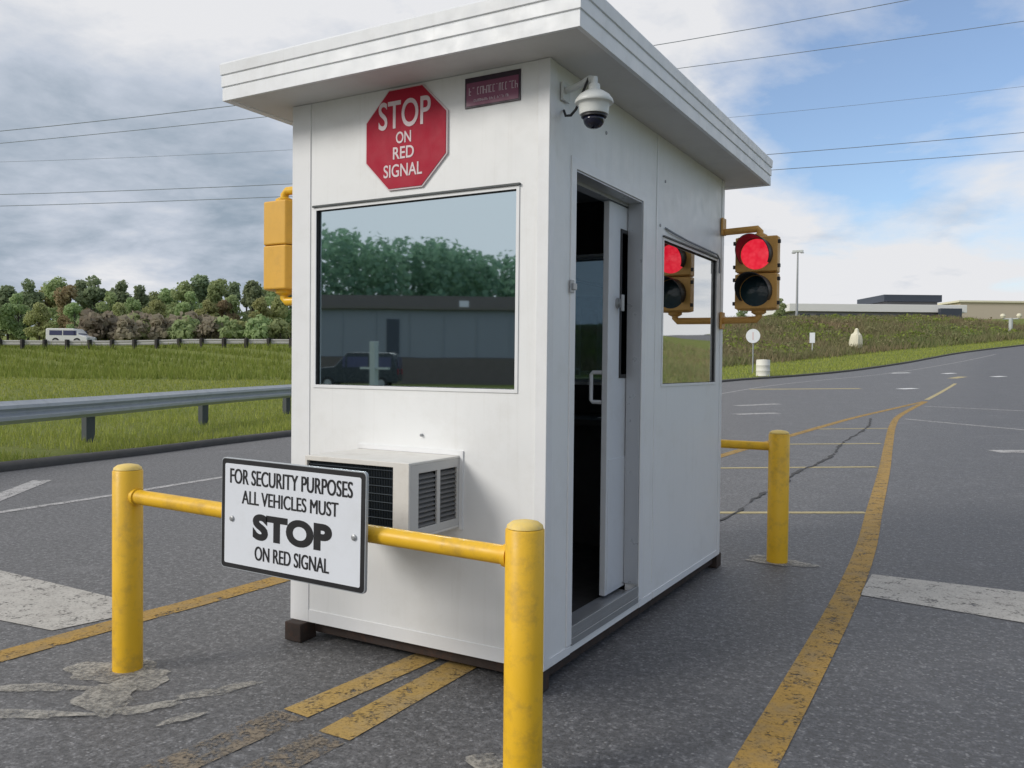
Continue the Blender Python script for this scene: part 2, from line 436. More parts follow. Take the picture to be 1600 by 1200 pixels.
structure('right_verge', strip([AW, AW + .5, AW + 2, AW + 5, AW + 9, AW + 14, AW + 20, AW + 26, AW + 45, AW + 90], right_bank, -1), 'ground', smooth='all')
# kerb: a low, rough asphalt berm along the grass
mb = MB(); prof = [(.0, -.02), (-.02, .06), (.03, .105), (.12, .115), (.2, .085), (.22, 0)]; n = len(prof)
rk = random.Random(3)
for (x, y), (nx, ny) in zip(EDGE, EN):
    j = rk.uniform(-.02, .02)
    for t, h in prof:
        px, py = x + nx * (t + j), y + ny * (t + j); mb.v.append((px, py, zr(py) + h + (rk.uniform(-.008, .008) if h > .05 else 0)))
for i in range(len(EDGE) - 1):
    for k in range(n - 1):
        a = i * n + k; mb.f.append((a, a + n, a + n + 1, a + 1))
structure('kerb', mb, 'kerb', smooth='all')
mb = MB(); R0 = 1800
mb.add([(R0 * math.cos(2 * PI * k / 48), R0 * math.sin(2 * PI * k / 48), -.03) for k in range(48)], [tuple(range(48))])
structure('ground', mb, 'ground')

# ------------------------------------------------------------------ road markings
def ribbon(name, P, w, mat, dz=.004, step=.6, w1=None, kind='structure', jag=0):
    P = catmull(P, step) if len(P) > 2 else [tuple(P[0][i] + (P[1][i] - P[0][i]) * k / 12 for i in (0, 1)) for k in range(13)]
    NN = normals(P); mb = MB(); rj = random.Random(len(P))
    for i, ((x, y), (nx, ny)) in enumerate(zip(P, NN)):
        ww = w if w1 is None else w + (w1 - w) * i / (len(P) - 1)
        for s in (-1, 1):
            q = s * ww / 2 + (rj.uniform(-jag, jag)); mb.v.append((x + nx * q, y + ny * q, zr(y + ny * q) + dz))
    for i in range(len(P) - 1): a = 2 * i; mb.f.append((a, a + 2, a + 3, a + 1))
    return structure(name, mb, mat, kind)
ribbon('yellow_lane_line', [(1.02, -4.5), (.985, -1.5), (.965, .5), (.92, 2.5), (.83, 4.2), (.70, 5.8), (.40, 9.7), (.04, 14), (-.32, 18.5), (-.5, 22), (-.45, 26), (-.3, 30)], .155, 'line_yellow')
ribbon('yellow_lane_line', [(-2.52, -6), (-2.49, -.9), (-2.45, .1), (-2.43, .8), (-2.35, 4), (-2.15, 9), (-1.95, 14), (-1.55, 20.5), (-.9, 26), (-.35, 30)], .17, 'line_yellow')
ribbon('double_yellow_line', [(-.78, -.72), (-.69, .4)], .145, 'line_old')
ribbon('double_yellow_line', [(-.50, -.80), (-.50, .45)], .16, 'line_old')
ribbon('faded_yellow_line', [(-.93, -3.0), (-.79, -.74)], .17, 'line_faint')
ribbon('faded_yellow_line', [(-.62, -2.9), (-.505, -.82)], .17, 'line_faint')
def quad(name, pts, mat, dz=.004, kind='structure'):
    mb = MB(); mb.add([(x, y, zr(y) + dz) for x, y in pts], [tuple(range(len(pts)))]); return structure(name, mb, mat, kind)
quad('stop_bar', [(.99, 2.50), (1.9, 2.36), (3.6, 2.2), (3.6, 2.95), (1.93, 3.15), (.99, 3.13)], 'stop_bar')
quad('stop_bar', [(-6.2, -.95), (-2.66, -.60), (-2.56, -.15), (-2.9, -.03), (-6.2, .02)], 'stop_bar')
def hatch(a, b, w=.1): ribbon('hatch_line', [a, b], w, 'line_cream')
hatch((-2.25, 4.0), (.62, 5.86), .11); hatch((-2.05, 8.4), (.25, 10.1), .12); hatch((-1.98, 12.6), (-.1, 14.0), .13); hatch((-1.7, 16.8), (-.35, 17.9), .14)
ribbon('white_edge_line', [(-6.3, -8), (-6.5, 1.2), (-6.75, 4.2), (-7.6, 14), (-8.1, 30), (-7.4, 41), (-4.0, 53), (-1.5, 64), (2.0, 80)], .11, 'line_white')
ribbon('white_marking', [(-7.2, 1.5), (-8.3, 2.75)], .22, 'line_white')
ribbon('white_lane_line', [(-.3, 21.3), (2.4, 19.1), (6, 16.4)], .16, 'line_white')
ribbon('white_lane_line', [(-.2, 27.3), (2.6, 26.4), (7, 25)], .16, 'line_white')
ribbon('white_marking', [(1.75, 13.6), (3.4, 14.6)], .42, 'line_white')
ribbon('white_marking', [(-4.6, 20.6), (-3.7, 21.8)], .4, 'line_white')
ribbon('white_marking', [(-5.6, 24.5), (-4.6, 26.2)], .4, 'line_white')
ribbon('white_marking', [(-7.9, 35.5), (-3.5, 38)], .5, 'line_cream')
for a, b in (((-4.3, 53.5), (-2.2, 55)), ((-1.1, 53.6), (.0, 55.2)), ((1.5, 51), (2.6, 52.4)), ((-2.2, 38), (-1.0, 39.5))):
    ribbon('white_marking', [tuple(a[i] + (b[i] - a[i]) * .25 for i in (0, 1)), tuple(a[i] + (b[i] - a[i]) * .75 for i in (0, 1))], .5, 'far_white')
ribbon('yellow_marking', [(-.2, 49), (.3, 51)], .5, 'line_cream')
ribbon('yellow_marking', [(-.35, 31), (.15, 44)], .16, 'line_cream')
ribbon('road_crack', [(-.56, 4.3), (-.5, 5.2), (-.57, 6.4), (-.52, 7.5), (-.62, 8.6), (-.55, 11), (-.75, 14), (-.8, 18), (-1.1, 21)], .035, 'crack', dz=.008, step=.15, jag=.03)

# cement smears round the left post, dropped when its footing was poured
rs_ = random.Random(11)
def blob(name, cx, cy, rx, ry, rot=0, mat='smear', dz=.004, lobes=.35, n=40):
    ph = [rs_.uniform(0, 6.28) for _ in range(5)]; P = []
    for k in range(n):
        t = 2 * PI * k / n; q = 1 + lobes * (math.sin(2 * t + ph[0]) * .4 + math.sin(3 * t + ph[1]) * .4 + math.sin(5 * t + ph[2]) * .3 + math.sin(9 * t + ph[3]) * .2)
        a, b = rx * q * math.cos(t), ry * q * math.sin(t)
        P.append((cx + a * math.cos(rot) - b * math.sin(rot), cy + a * math.sin(rot) + b * math.cos(rot)))
    return quad(name, P, mat, dz)
blob('cement_patch', -1.80, -.80, .26, .16, .3)
blob('cement_patch', -1.58, -1.02, .20, .11, -.5, dz=.008)
blob('cement_patch', -1.93, -1.10, .20, .05, .5, dz=.006)
blob('cement_patch', -1.75, -1.32, .28, .045, .45, dz=.008)
blob('cement_patch', -1.36, -1.02, .14, .05, .9, dz=.006)
blob('cement_patch', -1.24, -.72, .16, .05, 1.1, dz=.006)
blob('cement_patch', -1.13, -1.00, .09, .03, 1.3, dz=.008)
blob('cement_patch', .30, -.72, .20, .15, 0, dz=.006)
blob('cement_patch', .33, 3.17, .22, .15, 0, dz=.006)

# ------------------------------------------------------------------ guard booth
W, D, Z0, ZS, TH = 1.507, 2.749, .10, 2.794, .08
booth = thing('guard_booth', 'white flat-roofed guard booth with mirrored windows and an open sliding door', 'guard booth', (-W / 2, D / 2, 0))

def panel(u0, u1, v0, v1, holes, fn, th):
    """wall with rectangular openings; fn(u, v, depth) -> xyz"""
    us = sorted({u0, u1, *[h[0] for h in holes], *[h[1] for h in holes]}); vs = sorted({v0, v1, *[h[2] for h in holes], *[h[3] for h in holes]})
    solid = lambda i, j: 0 <= i < len(us) - 1 and 0 <= j < len(vs) - 1 and not any(h[0] <= (us[i] + us[i + 1]) / 2 <= h[1] and h[2] <= (vs[j] + vs[j + 1]) / 2 <= h[3] for h in holes)
    mb = MB()
    for i in range(len(us) - 1):
        for j in range(len(vs) - 1):
            if not solid(i, j): continue
            a, b, c, d = us[i], us[i + 1], vs[j], vs[j + 1]
            mb.add([fn(a, c, 0), fn(b, c, 0), fn(b, d, 0), fn(a, d, 0)], [(0, 1, 2, 3)])
            mb.add([fn(a, c, th), fn(b, c, th), fn(b, d, th), fn(a, d, th)], [(3, 2, 1, 0)])
            for ok, p, q in ((solid(i - 1, j), (a, c), (a, d)), (solid(i + 1, j), (b, c), (b, d)), (solid(i, j - 1), (a, c), (b, c)), (solid(i, j + 1), (a, d), (b, d))):
                if not ok: mb.add([fn(*p, 0), fn(*q, 0), fn(*q, th), fn(*p, th)], [(0, 1, 2, 3)])
    # weld
    key = {}; nv = []; mp = []
    for v in mb.v:
        k = tuple(round(c, 5) for c in v)
        if k not in key: key[k] = len(nv); nv.append(v)
        mp.append(key[k])
    mb.v = nv; mb.f = [tuple(mp[i] for i in f) for f in mb.f]
    return mb
front = lambda u, v, d: (u, d, v)
rear = lambda u, v, d: (u, D - d, v)
right = lambda u, v, d: (-d, u, v)
left = lambda u, v, d: (-W + d, u, v)
FW = (-1.356, -.147, 1.332, 2.252)     # front window
SW = (1.475, 2.600, 1.340, 2.215)      # right window
LW = (.45, 2.30, 1.34, 2.215)
RW = (-1.30, -.20, 1.33, 2.30)
DO = (.267, 1.148, .165, 2.377)        # door opening
obj('wall', panel(-W, 0, Z0, ZS, [FW], front, TH), 'wall_white', booth)
obj('wall', panel(-W, 0, Z0, ZS, [RW], rear, TH), 'wall_white', booth)
obj('wall', panel(TH, D - TH, Z0, ZS, [SW, DO], right, TH), 'wall_white', booth)
obj('wall', panel(TH, D - TH, Z0, ZS, [LW], left, TH), 'wall_white', booth)
# interior: floor, ceiling, dark lining, counter, stool
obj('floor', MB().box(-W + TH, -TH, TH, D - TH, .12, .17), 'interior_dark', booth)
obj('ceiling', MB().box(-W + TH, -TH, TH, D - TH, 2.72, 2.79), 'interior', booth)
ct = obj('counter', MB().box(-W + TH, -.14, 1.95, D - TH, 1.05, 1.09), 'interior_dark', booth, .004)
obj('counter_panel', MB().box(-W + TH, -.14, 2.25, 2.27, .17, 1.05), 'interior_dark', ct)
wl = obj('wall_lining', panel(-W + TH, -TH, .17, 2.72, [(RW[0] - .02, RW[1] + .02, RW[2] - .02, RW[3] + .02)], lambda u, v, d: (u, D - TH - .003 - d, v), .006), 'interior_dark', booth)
# corner trim and seams, proud of the sheets
def tb(name, mb, mat='trim_white', bev=.003): return obj(name, mb, mat, booth, bev)
tb('corner_trim', MB().box(-W - .004, -1.384, -.005, 0, Z0, ZS).box(-W - .004, -W, 0, .06, Z0, ZS))
tb('corner_trim', MB().box(-.053, .005, -.006, 0, Z0, ZS).box(0, .005, 0, .055, Z0, ZS))
tb('corner_trim', MB().box(0, .005, D - .055, D, Z0, ZS).box(-.055, .005, D, D + .005, Z0, ZS))
tb('corner_trim', MB().box(-W - .004, -W, D - .055, D, Z0, ZS).box(-W - .004, -W + .055, D, D + .005, Z0, ZS))
tb('panel_seam', MB().box(0, .004, 1.355, 1.378, .2, ZS - .002), bev=.001)
tb('base_trim', MB().box(-1.384, -.053, -.004, 0, Z0, .165).box(0, .004, .055, DO[0] - .003, Z0, .14).box(0, .004, DO[1] + .003, 1.355, Z0, .14).box(0, .004, 1.378, D - .055, Z0, .14), bev=.001)
# skid frame and feet
fr = tb('floor_frame', MB().box(-W + .03, -W + .11, .03, D - .03, .035, .098).box(-.11, -.03, .03, D - .03, .035, .098).box(-W + .11, -.11, .05, .10, .035, .095).box(-W + .11, -.11, D - .1, D - .05, .035, .095), 'rust_black')
for x in (-W + .065, -.055):
    for y in (-.01, D - .03):
        obj('foot', MB().box(x - .055, x + .055, y - .05 + (.04 if y > 1 else 0), y + .07 + (.03 if y > 1 else 0), 0.004, .10), 'rust_black', booth, .004)
# roof with stepped drip-edge fascia and a flat soffit
RX0, RX1, RY0, RY1 = -W - .229, .2715, -.2715, D + .252
ro = obj('roof', MB().box(RX0 + .03, RX1 - .03, RY0 + .03, RY1 - .03, ZS + .022, ZS + .17), 'roof_white', booth, .004)
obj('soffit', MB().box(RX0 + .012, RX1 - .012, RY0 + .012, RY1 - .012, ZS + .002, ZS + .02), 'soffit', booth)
def ring(x0, x1, y0, y1, prof):
    """profile (outward offset, height) swept round a rectangle"""
    mb = MB(); n = len(prof)
    for sx, sy in ((x0, y0), (x1, y0), (x1, y1), (x0, y1)):
        for o, h in prof:
            mb.v.append((sx + (o if sx == x1 else -o), sy + (o if sy == y1 else -o), h))
    for i in range(4):
        j = (i + 1) % 4
        for k in range(n):
            a, b = i * n + k, i * n + (k + 1) % n; c, d = j * n + (k + 1) % n, j * n + k
            mb.f.append((a, d, c, b))
    return mb
z = ZS
prof = [(-.028, z - .004), (0, z - .010), (0, z + .052), (-.003, z + .054), (-.003, z + .059), (.004, z + .061), (.004, z + .112), (.001, z + .114), (.001, z + .119), (.008, z + .121), (.011, z + .172), (.004, z + .182), (-.09, z + .186), (-.09, z + .17), (-.028, z + .165)]
obj('fascia', ring(RX0, RX1, RY0, RY1, prof), 'roof_white', ro, .0015)
# small fastener heads on the soffit edge and walls
# windows
def window(hole, fn, root, panemat, fr=.022):
    a, b, c, d = hole
    f = obj('window', panel(a - .004, b + .004, c - .004, d + .004, [(a + fr, b - fr, c + fr, d - fr)], lambda u, v, dd: fn(u, v, dd - .005), .004), 'trim_white', root, .001)
    obj('window_frame', panel(a + .002, b - .002, c + .002, d - .002, [(a + fr - .006, b - fr + .006, c + fr - .006, d - fr + .006)], lambda u, v, dd: fn(u, v, dd + .003), .045), 'alu', f)
    obj('gasket', panel(a + fr - .008, b - fr + .008, c + fr - .008, d - fr + .008, [(a + fr + .003, b - fr - .003, c + fr + .003, d - fr - .003)], lambda u, v, dd: fn(u, v, dd + .008), .006), 'black', f)
    obj('pane', MB().prism([(a + fr - .004, c + fr - .004), (b - fr + .004, c + fr - .004), (b - fr + .004, d - fr + .004), (a + fr - .004, d - fr + .004)], lambda u, v, h: fn(u, v, h), .016, .020), panemat, f)
    obj('drip_strip', MB().prism([(a - .008, d + .004), (b + .008, d + .004), (b + .008, d + .013), (a - .008, d + .013)], lambda u, v, h: fn(u, v, -h), -.0, .014), 'galv_dark', f)
    return f
window(FW, front, booth, 'pane', .012)
window(SW, right, booth, 'pane_side', .012)
window(LW, left, booth, 'pane')
window(RW, rear, booth, 'pane_rear')
# door frame, sill, sliding leaf
a, b, c, d = DO
obj('door_frame', panel(a - .045, b + .045, c - .01, d + .045, [(a + .008, b - .008, c - .02, d - .008)], lambda u, v, dd: right(u, v, dd - .006), .006), 'trim_white', booth, .001)
obj('door_frame', MB().box(-TH - .002, -.001, a + .002, a + .016, c + .07, d - .002).box(-TH - .002, -.001, b - .016, b - .002, c + .07, d - .002).box(-TH - .002, -.001, a + .016, b - .016, d - .016, d - .002), 'alu', booth)
obj('door_sill', MB().box(-.14, .004, a + .012, b - .012, c + .004, c + .03).box(-.012, .006, a + .01, b - .01, c + .03, c + .062).box(-.014, .007, a + .012, b - .012, c - .03, c + .004), 'grey_metal', booth, .002)
# header track
obj('door_track', MB().box(-.15, -TH - .004, .12, 1.75, 2.345, 2.42), 'alu', booth)
LY0, LY1 = .882, 1.74
dr = obj('door', panel(LY0, LY1, .215, 2.338, [(1.045, 1.54, 1.40, 2.20)], lambda u, v, dd: right(u, v, .088 + dd), .034), 'door_white', booth, .003)
obj('vision_pane', MB().box(-.112, -.106, 1.043, 1.542, 1.398, 2.202), 'pane_dark', dr)
obj('lite_frame', panel(1.036, 1.55, 1.39, 2.21, [(1.052, 1.53, 1.41, 2.19)], lambda u, v, dd: right(u, v, .082 + dd), .006), 'black', dr)
lk = obj('lock', MB().lathe([(.0, 0), (.028, 0), (.028, .012), (.014, .016), (.014, .03), (0, .03)], (-.088, 1.0, 1.80), 'x', 16), 'grey_metal', dr, smooth=True)
obj('lock_lever', MB().box(-.062, -.05, .985, 1.015, 1.755, 1.845), 'grey_metal', lk, .003)
obj('handle', MB().tube([(-.125, .885, 1.42), (-.175, .885, 1.42), (-.185, .885, 1.41), (-.185, .885, 1.27), (-.175, .885, 1.26), (-.125, .885, 1.26)], .011, 8), 'door_white', dr, smooth=True)
obj('kick_plate', MB().box(-.088, -.085, LY0 + .02, 1.6, .24, .95), 'door_white', dr)
obj('strike_latch', MB().box(0, .02, .225, .262, 1.805, 1.835).box(.006, .012, .21, .25, 1.79, 1.85), 'grey_metal', booth, .002)
# screw heads along the sheets
mb = MB()
for (y, zz) in ((.62, 2.62), (1.5, 2.55), (1.42, 2.28)): mb.lathe([(0, .006), (.008, .005), (.010, 0)], (0, y, zz), 'x', 8)
obj('fastener', mb, 'grey_metal', booth)
obj('window_cable', MB().tube([(.006, 1.50, 2.275), (.014, 1.62, 2.262), (.014, 1.9, 2.252), (.014, 2.55, 2.245), (.012, 2.62, 2.22), (.012, 2.62, 2.12)], .006, 6), 'cable', booth)
# papers / interior clutter
st = thing('stool', 'dark padded stool standing inside the booth behind the open door', 'stool', (-.75, 1.35, .17))
obj('seat', MB().lathe([(0, .55), (.17, .55), (.19, .58), (.19, .62), (.16, .645), (0, .65)], (-.75, 1.35, .17), 'z', 20), 'interior_dark', st, smooth=True)
obj('backrest', MB().box(-.93, -.90, 1.20, 1.50, .95, 1.25), 'interior_dark', st, .01)
obj('stem', MB().tube([(-.75, 1.35, .2), (-.75, 1.35, .73)], .025, 10).tube([(-.91, 1.35, .76), (-.915, 1.35, 1.0)], .012, 8), 'grey_metal', st, smooth=True)
mb = MB()
for k in range(5):
    t = 2 * PI * k / 5; mb.tube([(-.75, 1.35, .23), (-.75 + .24 * math.cos(t), 1.35 + .24 * math.sin(t), .185)], .015, 8)
obj('base', mb, 'black', st)
pp = thing('clipboard', 'pale clipboard lying on the counter inside the booth', 'clipboard', (-.55, 2.2, 1.09))
obj('sheet', MB().box(-.66, -.44, 2.05, 2.35, 1.098, 1.101), 'sign_white', pp); obj('board', MB().box(-.67, -.43, 2.04, 2.36, 1.091, 1.097), 'far_grey', pp)

# ------------------------------------------------------------------ air conditioner through the front wall
AX0, AX1, AY, AZ0, AZ1 = -1.04, -.448, -.385, .695, 1.03
ac = thing('air_conditioner', 'white window air conditioner with dark coil sticking out of the booth front', 'air conditioner', ((AX0 + AX1) / 2, AY / 2, AZ0))
# casing: top, bottom, side sheets and the frame round the coil
mb = MB()
mb.box(AX0, AX1, AY, -.001, AZ1 - .012, AZ1).box(AX0, AX1, AY, -.001, AZ0, AZ0 + .012)
mb.box(AX0, AX0 + .01, AY, -.001, AZ0 + .012, AZ1 - .012)
obj('case', mb, 'ac_white', ac, .003)
obj('side_panel', panel(AY, -.001, AZ0 + .012, AZ1 - .012, [(AY + .06, AY + .20, AZ0 + .045, AZ1 - .05), (AY + .225, AY + .36, AZ0 + .045, AZ1 - .05)], lambda u, v, dd: (AX1 - dd, u, v), .012), 'ac_trim', ac, .002)
obj('front_frame', panel(AX0, AX1, AZ0, AZ1, [(AX0 + .012, AX1 - .085, AZ0 + .02, AZ1 - .022)], lambda u, v, dd: (u, AY - .012 + dd, v), .012), 'ac_white', ac, .002)
mb = MB().box(AX0 + .012, AX1 - .082, AY + .02, AY + .05, AZ0 + .014, AZ1 - .014)
k = AX0 + .016
while k < AX1 - .09: mb.box(k, k + .0025, AY + .004, AY + .02, AZ0 + .02, AZ1 - .022); k += .009
obj('condenser_coil', mb, 'coil', ac)
mb = MB()
for zz in [AZ0 + .05 + .035 * i for i in range(8)]: mb.tube([(AX0 + .012, AY + .001, zz), (AX1 - .085, AY + .001, zz)], .0022, 5)
obj('guard_wire', mb, 'coil', ac)
for y0 in (AY + .06, AY + .225):
    mb = MB(); zz = AZ0 + .05
    while zz < AZ1 - .055:
        yy = y0
        mb.add([(AX1 - .004, yy, zz), (AX1 - .004, yy + .137, zz), (AX1 - .022, yy + .137, zz + .014), (AX1 - .022, yy, zz + .014), (AX1 - .005, yy, zz - .003), (AX1 - .005, yy + .137, zz - .003), (AX1 - .023, yy + .137, zz + .011), (AX1 - .023, yy, zz + .011)],
               [(0, 1, 2, 3), (4, 7, 6, 5), (0, 4, 5, 1), (2, 6, 7, 3)])
        zz += .021
    lv = obj('louvre', mb, 'louvre_grey', ac)
    obj('louvre_backing', MB().box(AX1 - .03, AX1 - .026, y0 - .005, y0 + .142, AZ0 + .03, AZ1 - .03), 'dark_louvre', lv)
obj('wall_sleeve', MB().box(AX0 - .02, AX1 + .02, -.008, -.0005, AZ1 + .001, AZ1 + .022).box(AX1 + .001, AX1 + .02, -.008, -.0005, AZ0 - .01, AZ1 + .001), 'trim_white', ac)
obj('support_bracket', MB().box(AX1 - .12, AX1 - .09, AY + .05, -.001, AZ0 - .03, AZ0 - .001).box(AX0 + .09, AX0 + .12, AY + .05, -.001, AZ0 - .03, AZ0 - .001), 'ac_trim', ac)
obj('fastener', MB().lathe([(.007, 0), (.007, -.012), (.004, -.015), (.0, -.015)], (-.665, -.001, 1.115), 'y', 10), 'grey_metal', ac)

# ------------------------------------------------------------------ signs on the booth
sx, sz, sr = -.772, 2.541, .243
stop = thing('stop_sign', 'red octagonal stop sign fixed to the booth front above the window', 'sign', (sx, 0, sz))
oct_ = lambda r: [(sx + r / math.cos(PI / 8) * math.cos(PI / 8 + k * PI / 4), sz + r / math.cos(PI / 8) * math.sin(PI / 8 + k * PI / 4)) for k in range(8)]
fr_ = lambda y0: (lambda u, v, h: (u, y0 - h, v))
obj('border', MB().prism(oct_(sr), fr_(0), .0005, .010), 'sign_pink', stop)
obj('plate', MB().prism(oct_(sr - .007), fr_(0), .011, .013), 'sign_red', stop)
lt = lambda tx, cx, cz, w, h, b: lettering('lettering', tx, sx + cx, sz + cz, w, h, fr_(.0), 'sign_pink', stop, b, .0)
def lts(tx, cx, cz, w, h, b):
    return lettering('lettering', tx, sx + cx, sz + cz, w, h, lambda u, v, dd: (u, -.0135 - dd, v), 'sign_pink', stop, b, .0015)
lts('STOP', -.005, .118, .31, .135, .012); lts('ON', -.008, .005, .09, .056, .015); lts('RED', -.008, -.068, .125, .058, .015); lts('SIGNAL', -.012, -.152, .23, .062, .012)
np_ = thing('name_plate', 'small maroon plate with pale lettering under the roof edge', 'sign', (-.289, 0, 2.70))
obj('plate', MB().box(-.436, -.143, -.006, -.0005, 2.632, 2.770), 'plate_dark', np_, .001)
obj('face', MB().box(-.426, -.152, -.0078, -.0062, 2.640, 2.745), 'plate_red', np_)
# lettering too worn to read: a tall initial and a row of uneven pale strokes
mb = MB(); rl = random.Random(5)
B3 = lambda x0, x1, z0, z1: mb.box(x0, x1, -.0096, -.008, z0, z1)
for row, (xa, xb, za, zb_, st_) in enumerate(((-.412, -.168, 2.688, 2.722, .0165), (-.385, -.20, 2.656, 2.668, .0095))):
    xx = xa
    while xx < xb:
        w_ = st_ * rl.uniform(.45, .8); th_ = st_ * .2; k = rl.randrange(5)
        if k != 4: B3(xx, xx + th_, za, zb_)
        if k in (0, 1, 4): B3(xx + th_, xx + w_, zb_ - th_, zb_)
        if k in (1, 2): B3(xx + th_, xx + w_, za, za + th_)
        if k in (0, 3): B3(xx + w_, xx + w_ + th_, za, (za + zb_) / 2 if k == 3 else zb_)
        if k in (2, 3): B3(xx + th_, xx + w_, (za + zb_) / 2 - th_ / 2, (za + zb_) / 2 + th_ / 2)
        xx += st_ * (1 if rl.random() > .12 else 1.7)
obj('lettering', mb, 'plate_text', np_)

# ------------------------------------------------------------------ security camera on the right corner
kx, ky, kz = .20, .028, 2.565
sc = thing('security_camera', 'white pendant dome security camera hanging by the booth corner', 'camera', (kx, ky, kz))
obj('bracket', MB().box(.006, .018, ky + .07, ky + .14, 2.64, 2.72).tube([(.018, ky + .1, 2.685), (.10, ky + .07, 2.69), (.17, ky + .02, 2.69), (kx, ky, 2.68), (kx, ky, 2.635)], .015, 12), 'cam_white', sc, smooth=True)
hs_ = obj('housing', MB().lathe([(0.0000, 0.0910), (0.0232, 0.0910), (0.0263, 0.0673), (0.0426, 0.0593), (0.0658, 0.0435), (0.0805, 0.0237), (0.0828, 0.0143), (0.0805, 0.0095), (0.0697, 0.0048), (0.0650, -0.0016), (0.0634, -0.0237), (0.0604, -0.0380), (0.0464, -0.0396), (0.0000, -0.0396)], (kx, ky, kz), 'z', 36), 'cam_white', sc, smooth=True)
obj('dome_ring', MB().lathe([(0.0000, -0.0404), (0.0542, -0.0404), (0.0542, -0.0490), (0.0480, -0.0506), (0.0000, -0.0506)], (kx, ky, kz), 'z', 32), 'black', sc, smooth=True)
obj('dome', MB().lathe([(0.0000, -0.0511), (0.0464, -0.0514), (0.0456, -0.0633), (0.0410, -0.0767), (0.0310, -0.0886), (0.0170, -0.0949), (0.0000, -0.0965)], (kx, ky, kz), 'z', 32), 'dome', sc, smooth='all')
obj('cable', MB().tube([(.006, .13, 2.60), (.03, .10, 2.565), (.06, .09, 2.56), (.09, .08, 2.58), (.13, .06, 2.64), (.17, .035, 2.69)], .006, 6), 'black', sc, smooth=True)

# ------------------------------------------------------------------ traffic signals
def signal(name, label, c, face, lit, arms_to, mat, arm_mat):
    """c: centre of the front of the two-section housing; face -1 looks towards -y, +1 towards +y"""
    cx, cy, cz = c; H = .250; w = .137
    t = thing(name, label, 'traffic signal', (cx, cy, cz - H), None)
    Y = lambda d: cy - face * d               # d metres behind the front face
    pr8 = [(-w, .0), (w, .0), (w, .09), (w - .055, .165), (-w + .055, .165), (-w, .09)]
    for s, lensmat in ((1, 'lens_red'), (-1, 'lens_green')):
        z0, z1 = (cz + .002, cz + H) if s > 0 else (cz - H, cz - .002)
        h = obj('housing', MB().prism(pr8, lambda u, v, hh: (cx + u, Y(v), hh), z0, z1), mat, t, .008)
        obj('signal_door', MB().prism([(-w - .006, 0), (w + .006, 0), (w + .006, .014), (-w - .006, .014)], lambda u, v, hh: (cx + u, Y(v - .0145), hh), z0 + .006, z1 - .006), mat, h, .005)
        mz = (z0 + z1) / 2
        lens = lensmat if (lit or s < 0) else 'lens_dull'
        obj('lens', MB().lathe([(0, face * .030), (.06, face * .026), (.09, face * .018), (.104, face * .0155), (.104, face * .012), (0, face * .012)], (cx, cy, mz), 'y', 32), lens, h, smooth=True)
        # cutaway visor: three quarters of a tube, open below
        mb = MB(); n = 30; a0, a1 = math.radians(-35), math.radians(215)
        for i in range(n + 1):
            a = a0 + (a1 - a0) * i / n; L = .07 + .15 * max(0, math.sin(a) * .6 + .4)
            for r in (.108, .113):
                for d in (.016, L):
                    mb.v.append((cx + r * math.cos(a), cy + face * d, mz + r * math.sin(a)))
        for i in range(n):
            q = 4 * i; e = q + 4
            mb.f += [(q, q + 1, e + 1, e), (q + 2, e + 2, e + 3, q + 3), (q + 1, q + 3, e + 3, e + 1), (q, e, e + 2, q + 2)]
        mb.f += [(0, 2, 3, 1), (4 * n, 4 * n + 1, 4 * n + 3, 4 * n + 2)]
        obj('visor', mb, 'black', h, smooth=True)
        obj('hinge_knob', MB().box(cx + w + .004, cx + w + .022, cy - .012, cy + .012, z0 + .03, z0 + .055).box(cx + w + .004, cx + w + .022, cy - .012, cy + .012, z1 - .055, z1 - .03)
            .box(cx - w - .022, cx - w - .004, cy - .012, cy + .012, z0 + .03, z0 + .055).box(cx - w - .022, cx - w - .004, cy - .012, cy + .012, z1 - .055, z1 - .03), 'black', h, .002)
    ym = Y(.085)
    for s in (1, -1):
        ze = cz + s * H; za = cz + s * (H + .065)
        ax, ay = arms_to
        obj('bracket_arm', MB().tube([(cx, ym, ze - s * .004), (cx, ym, za - s * .02), (cx + (ax - cx) * .06, ym + (ay - ym) * .06, za), (ax, ay, za)], .024, 12)
            .lathe([(.0, s * -.002), (.05, s * -.002), (.05, s * .018), (.03, s * .03), (0, s * .03)], (cx, ym, ze), 'z', 20), arm_mat, t, smooth=True)
        # wall flange: a short plate where the arm meets the booth
        dx = .012 if ax > -.7 else -.012
    return t
M['lens_dull'] = lens_mat('dull_red_lens', (.06, .008, .02), 0)
sg = signal('traffic_signal', 'two-lamp traffic signal showing red at the right rear corner of the booth', (.285, 2.56, 2.105), -1, True, (.012, 2.70), 'signal_tan', 'signal_tan')
obj('mounting_plate', MB().box(.006, .022, 2.66, 2.745, 2.40, 2.52).box(.006, .022, 2.66, 2.745, 1.73, 1.85), 'signal_tan', sg, .004)
sg2 = signal('traffic_signal', 'two-lamp yellow traffic signal seen from behind at the left side of the booth', (-1.845, .36, 2.122), 1, False, (-1.512, .275), 'signal_yellow', 'yellow')
obj('mounting_plate', MB().box(-W - .018, -W - .005, .22, .34, 2.40, 2.52).box(-W - .018, -W - .005, .22, .34, 1.73, 1.85), 'yellow', sg2, .004)

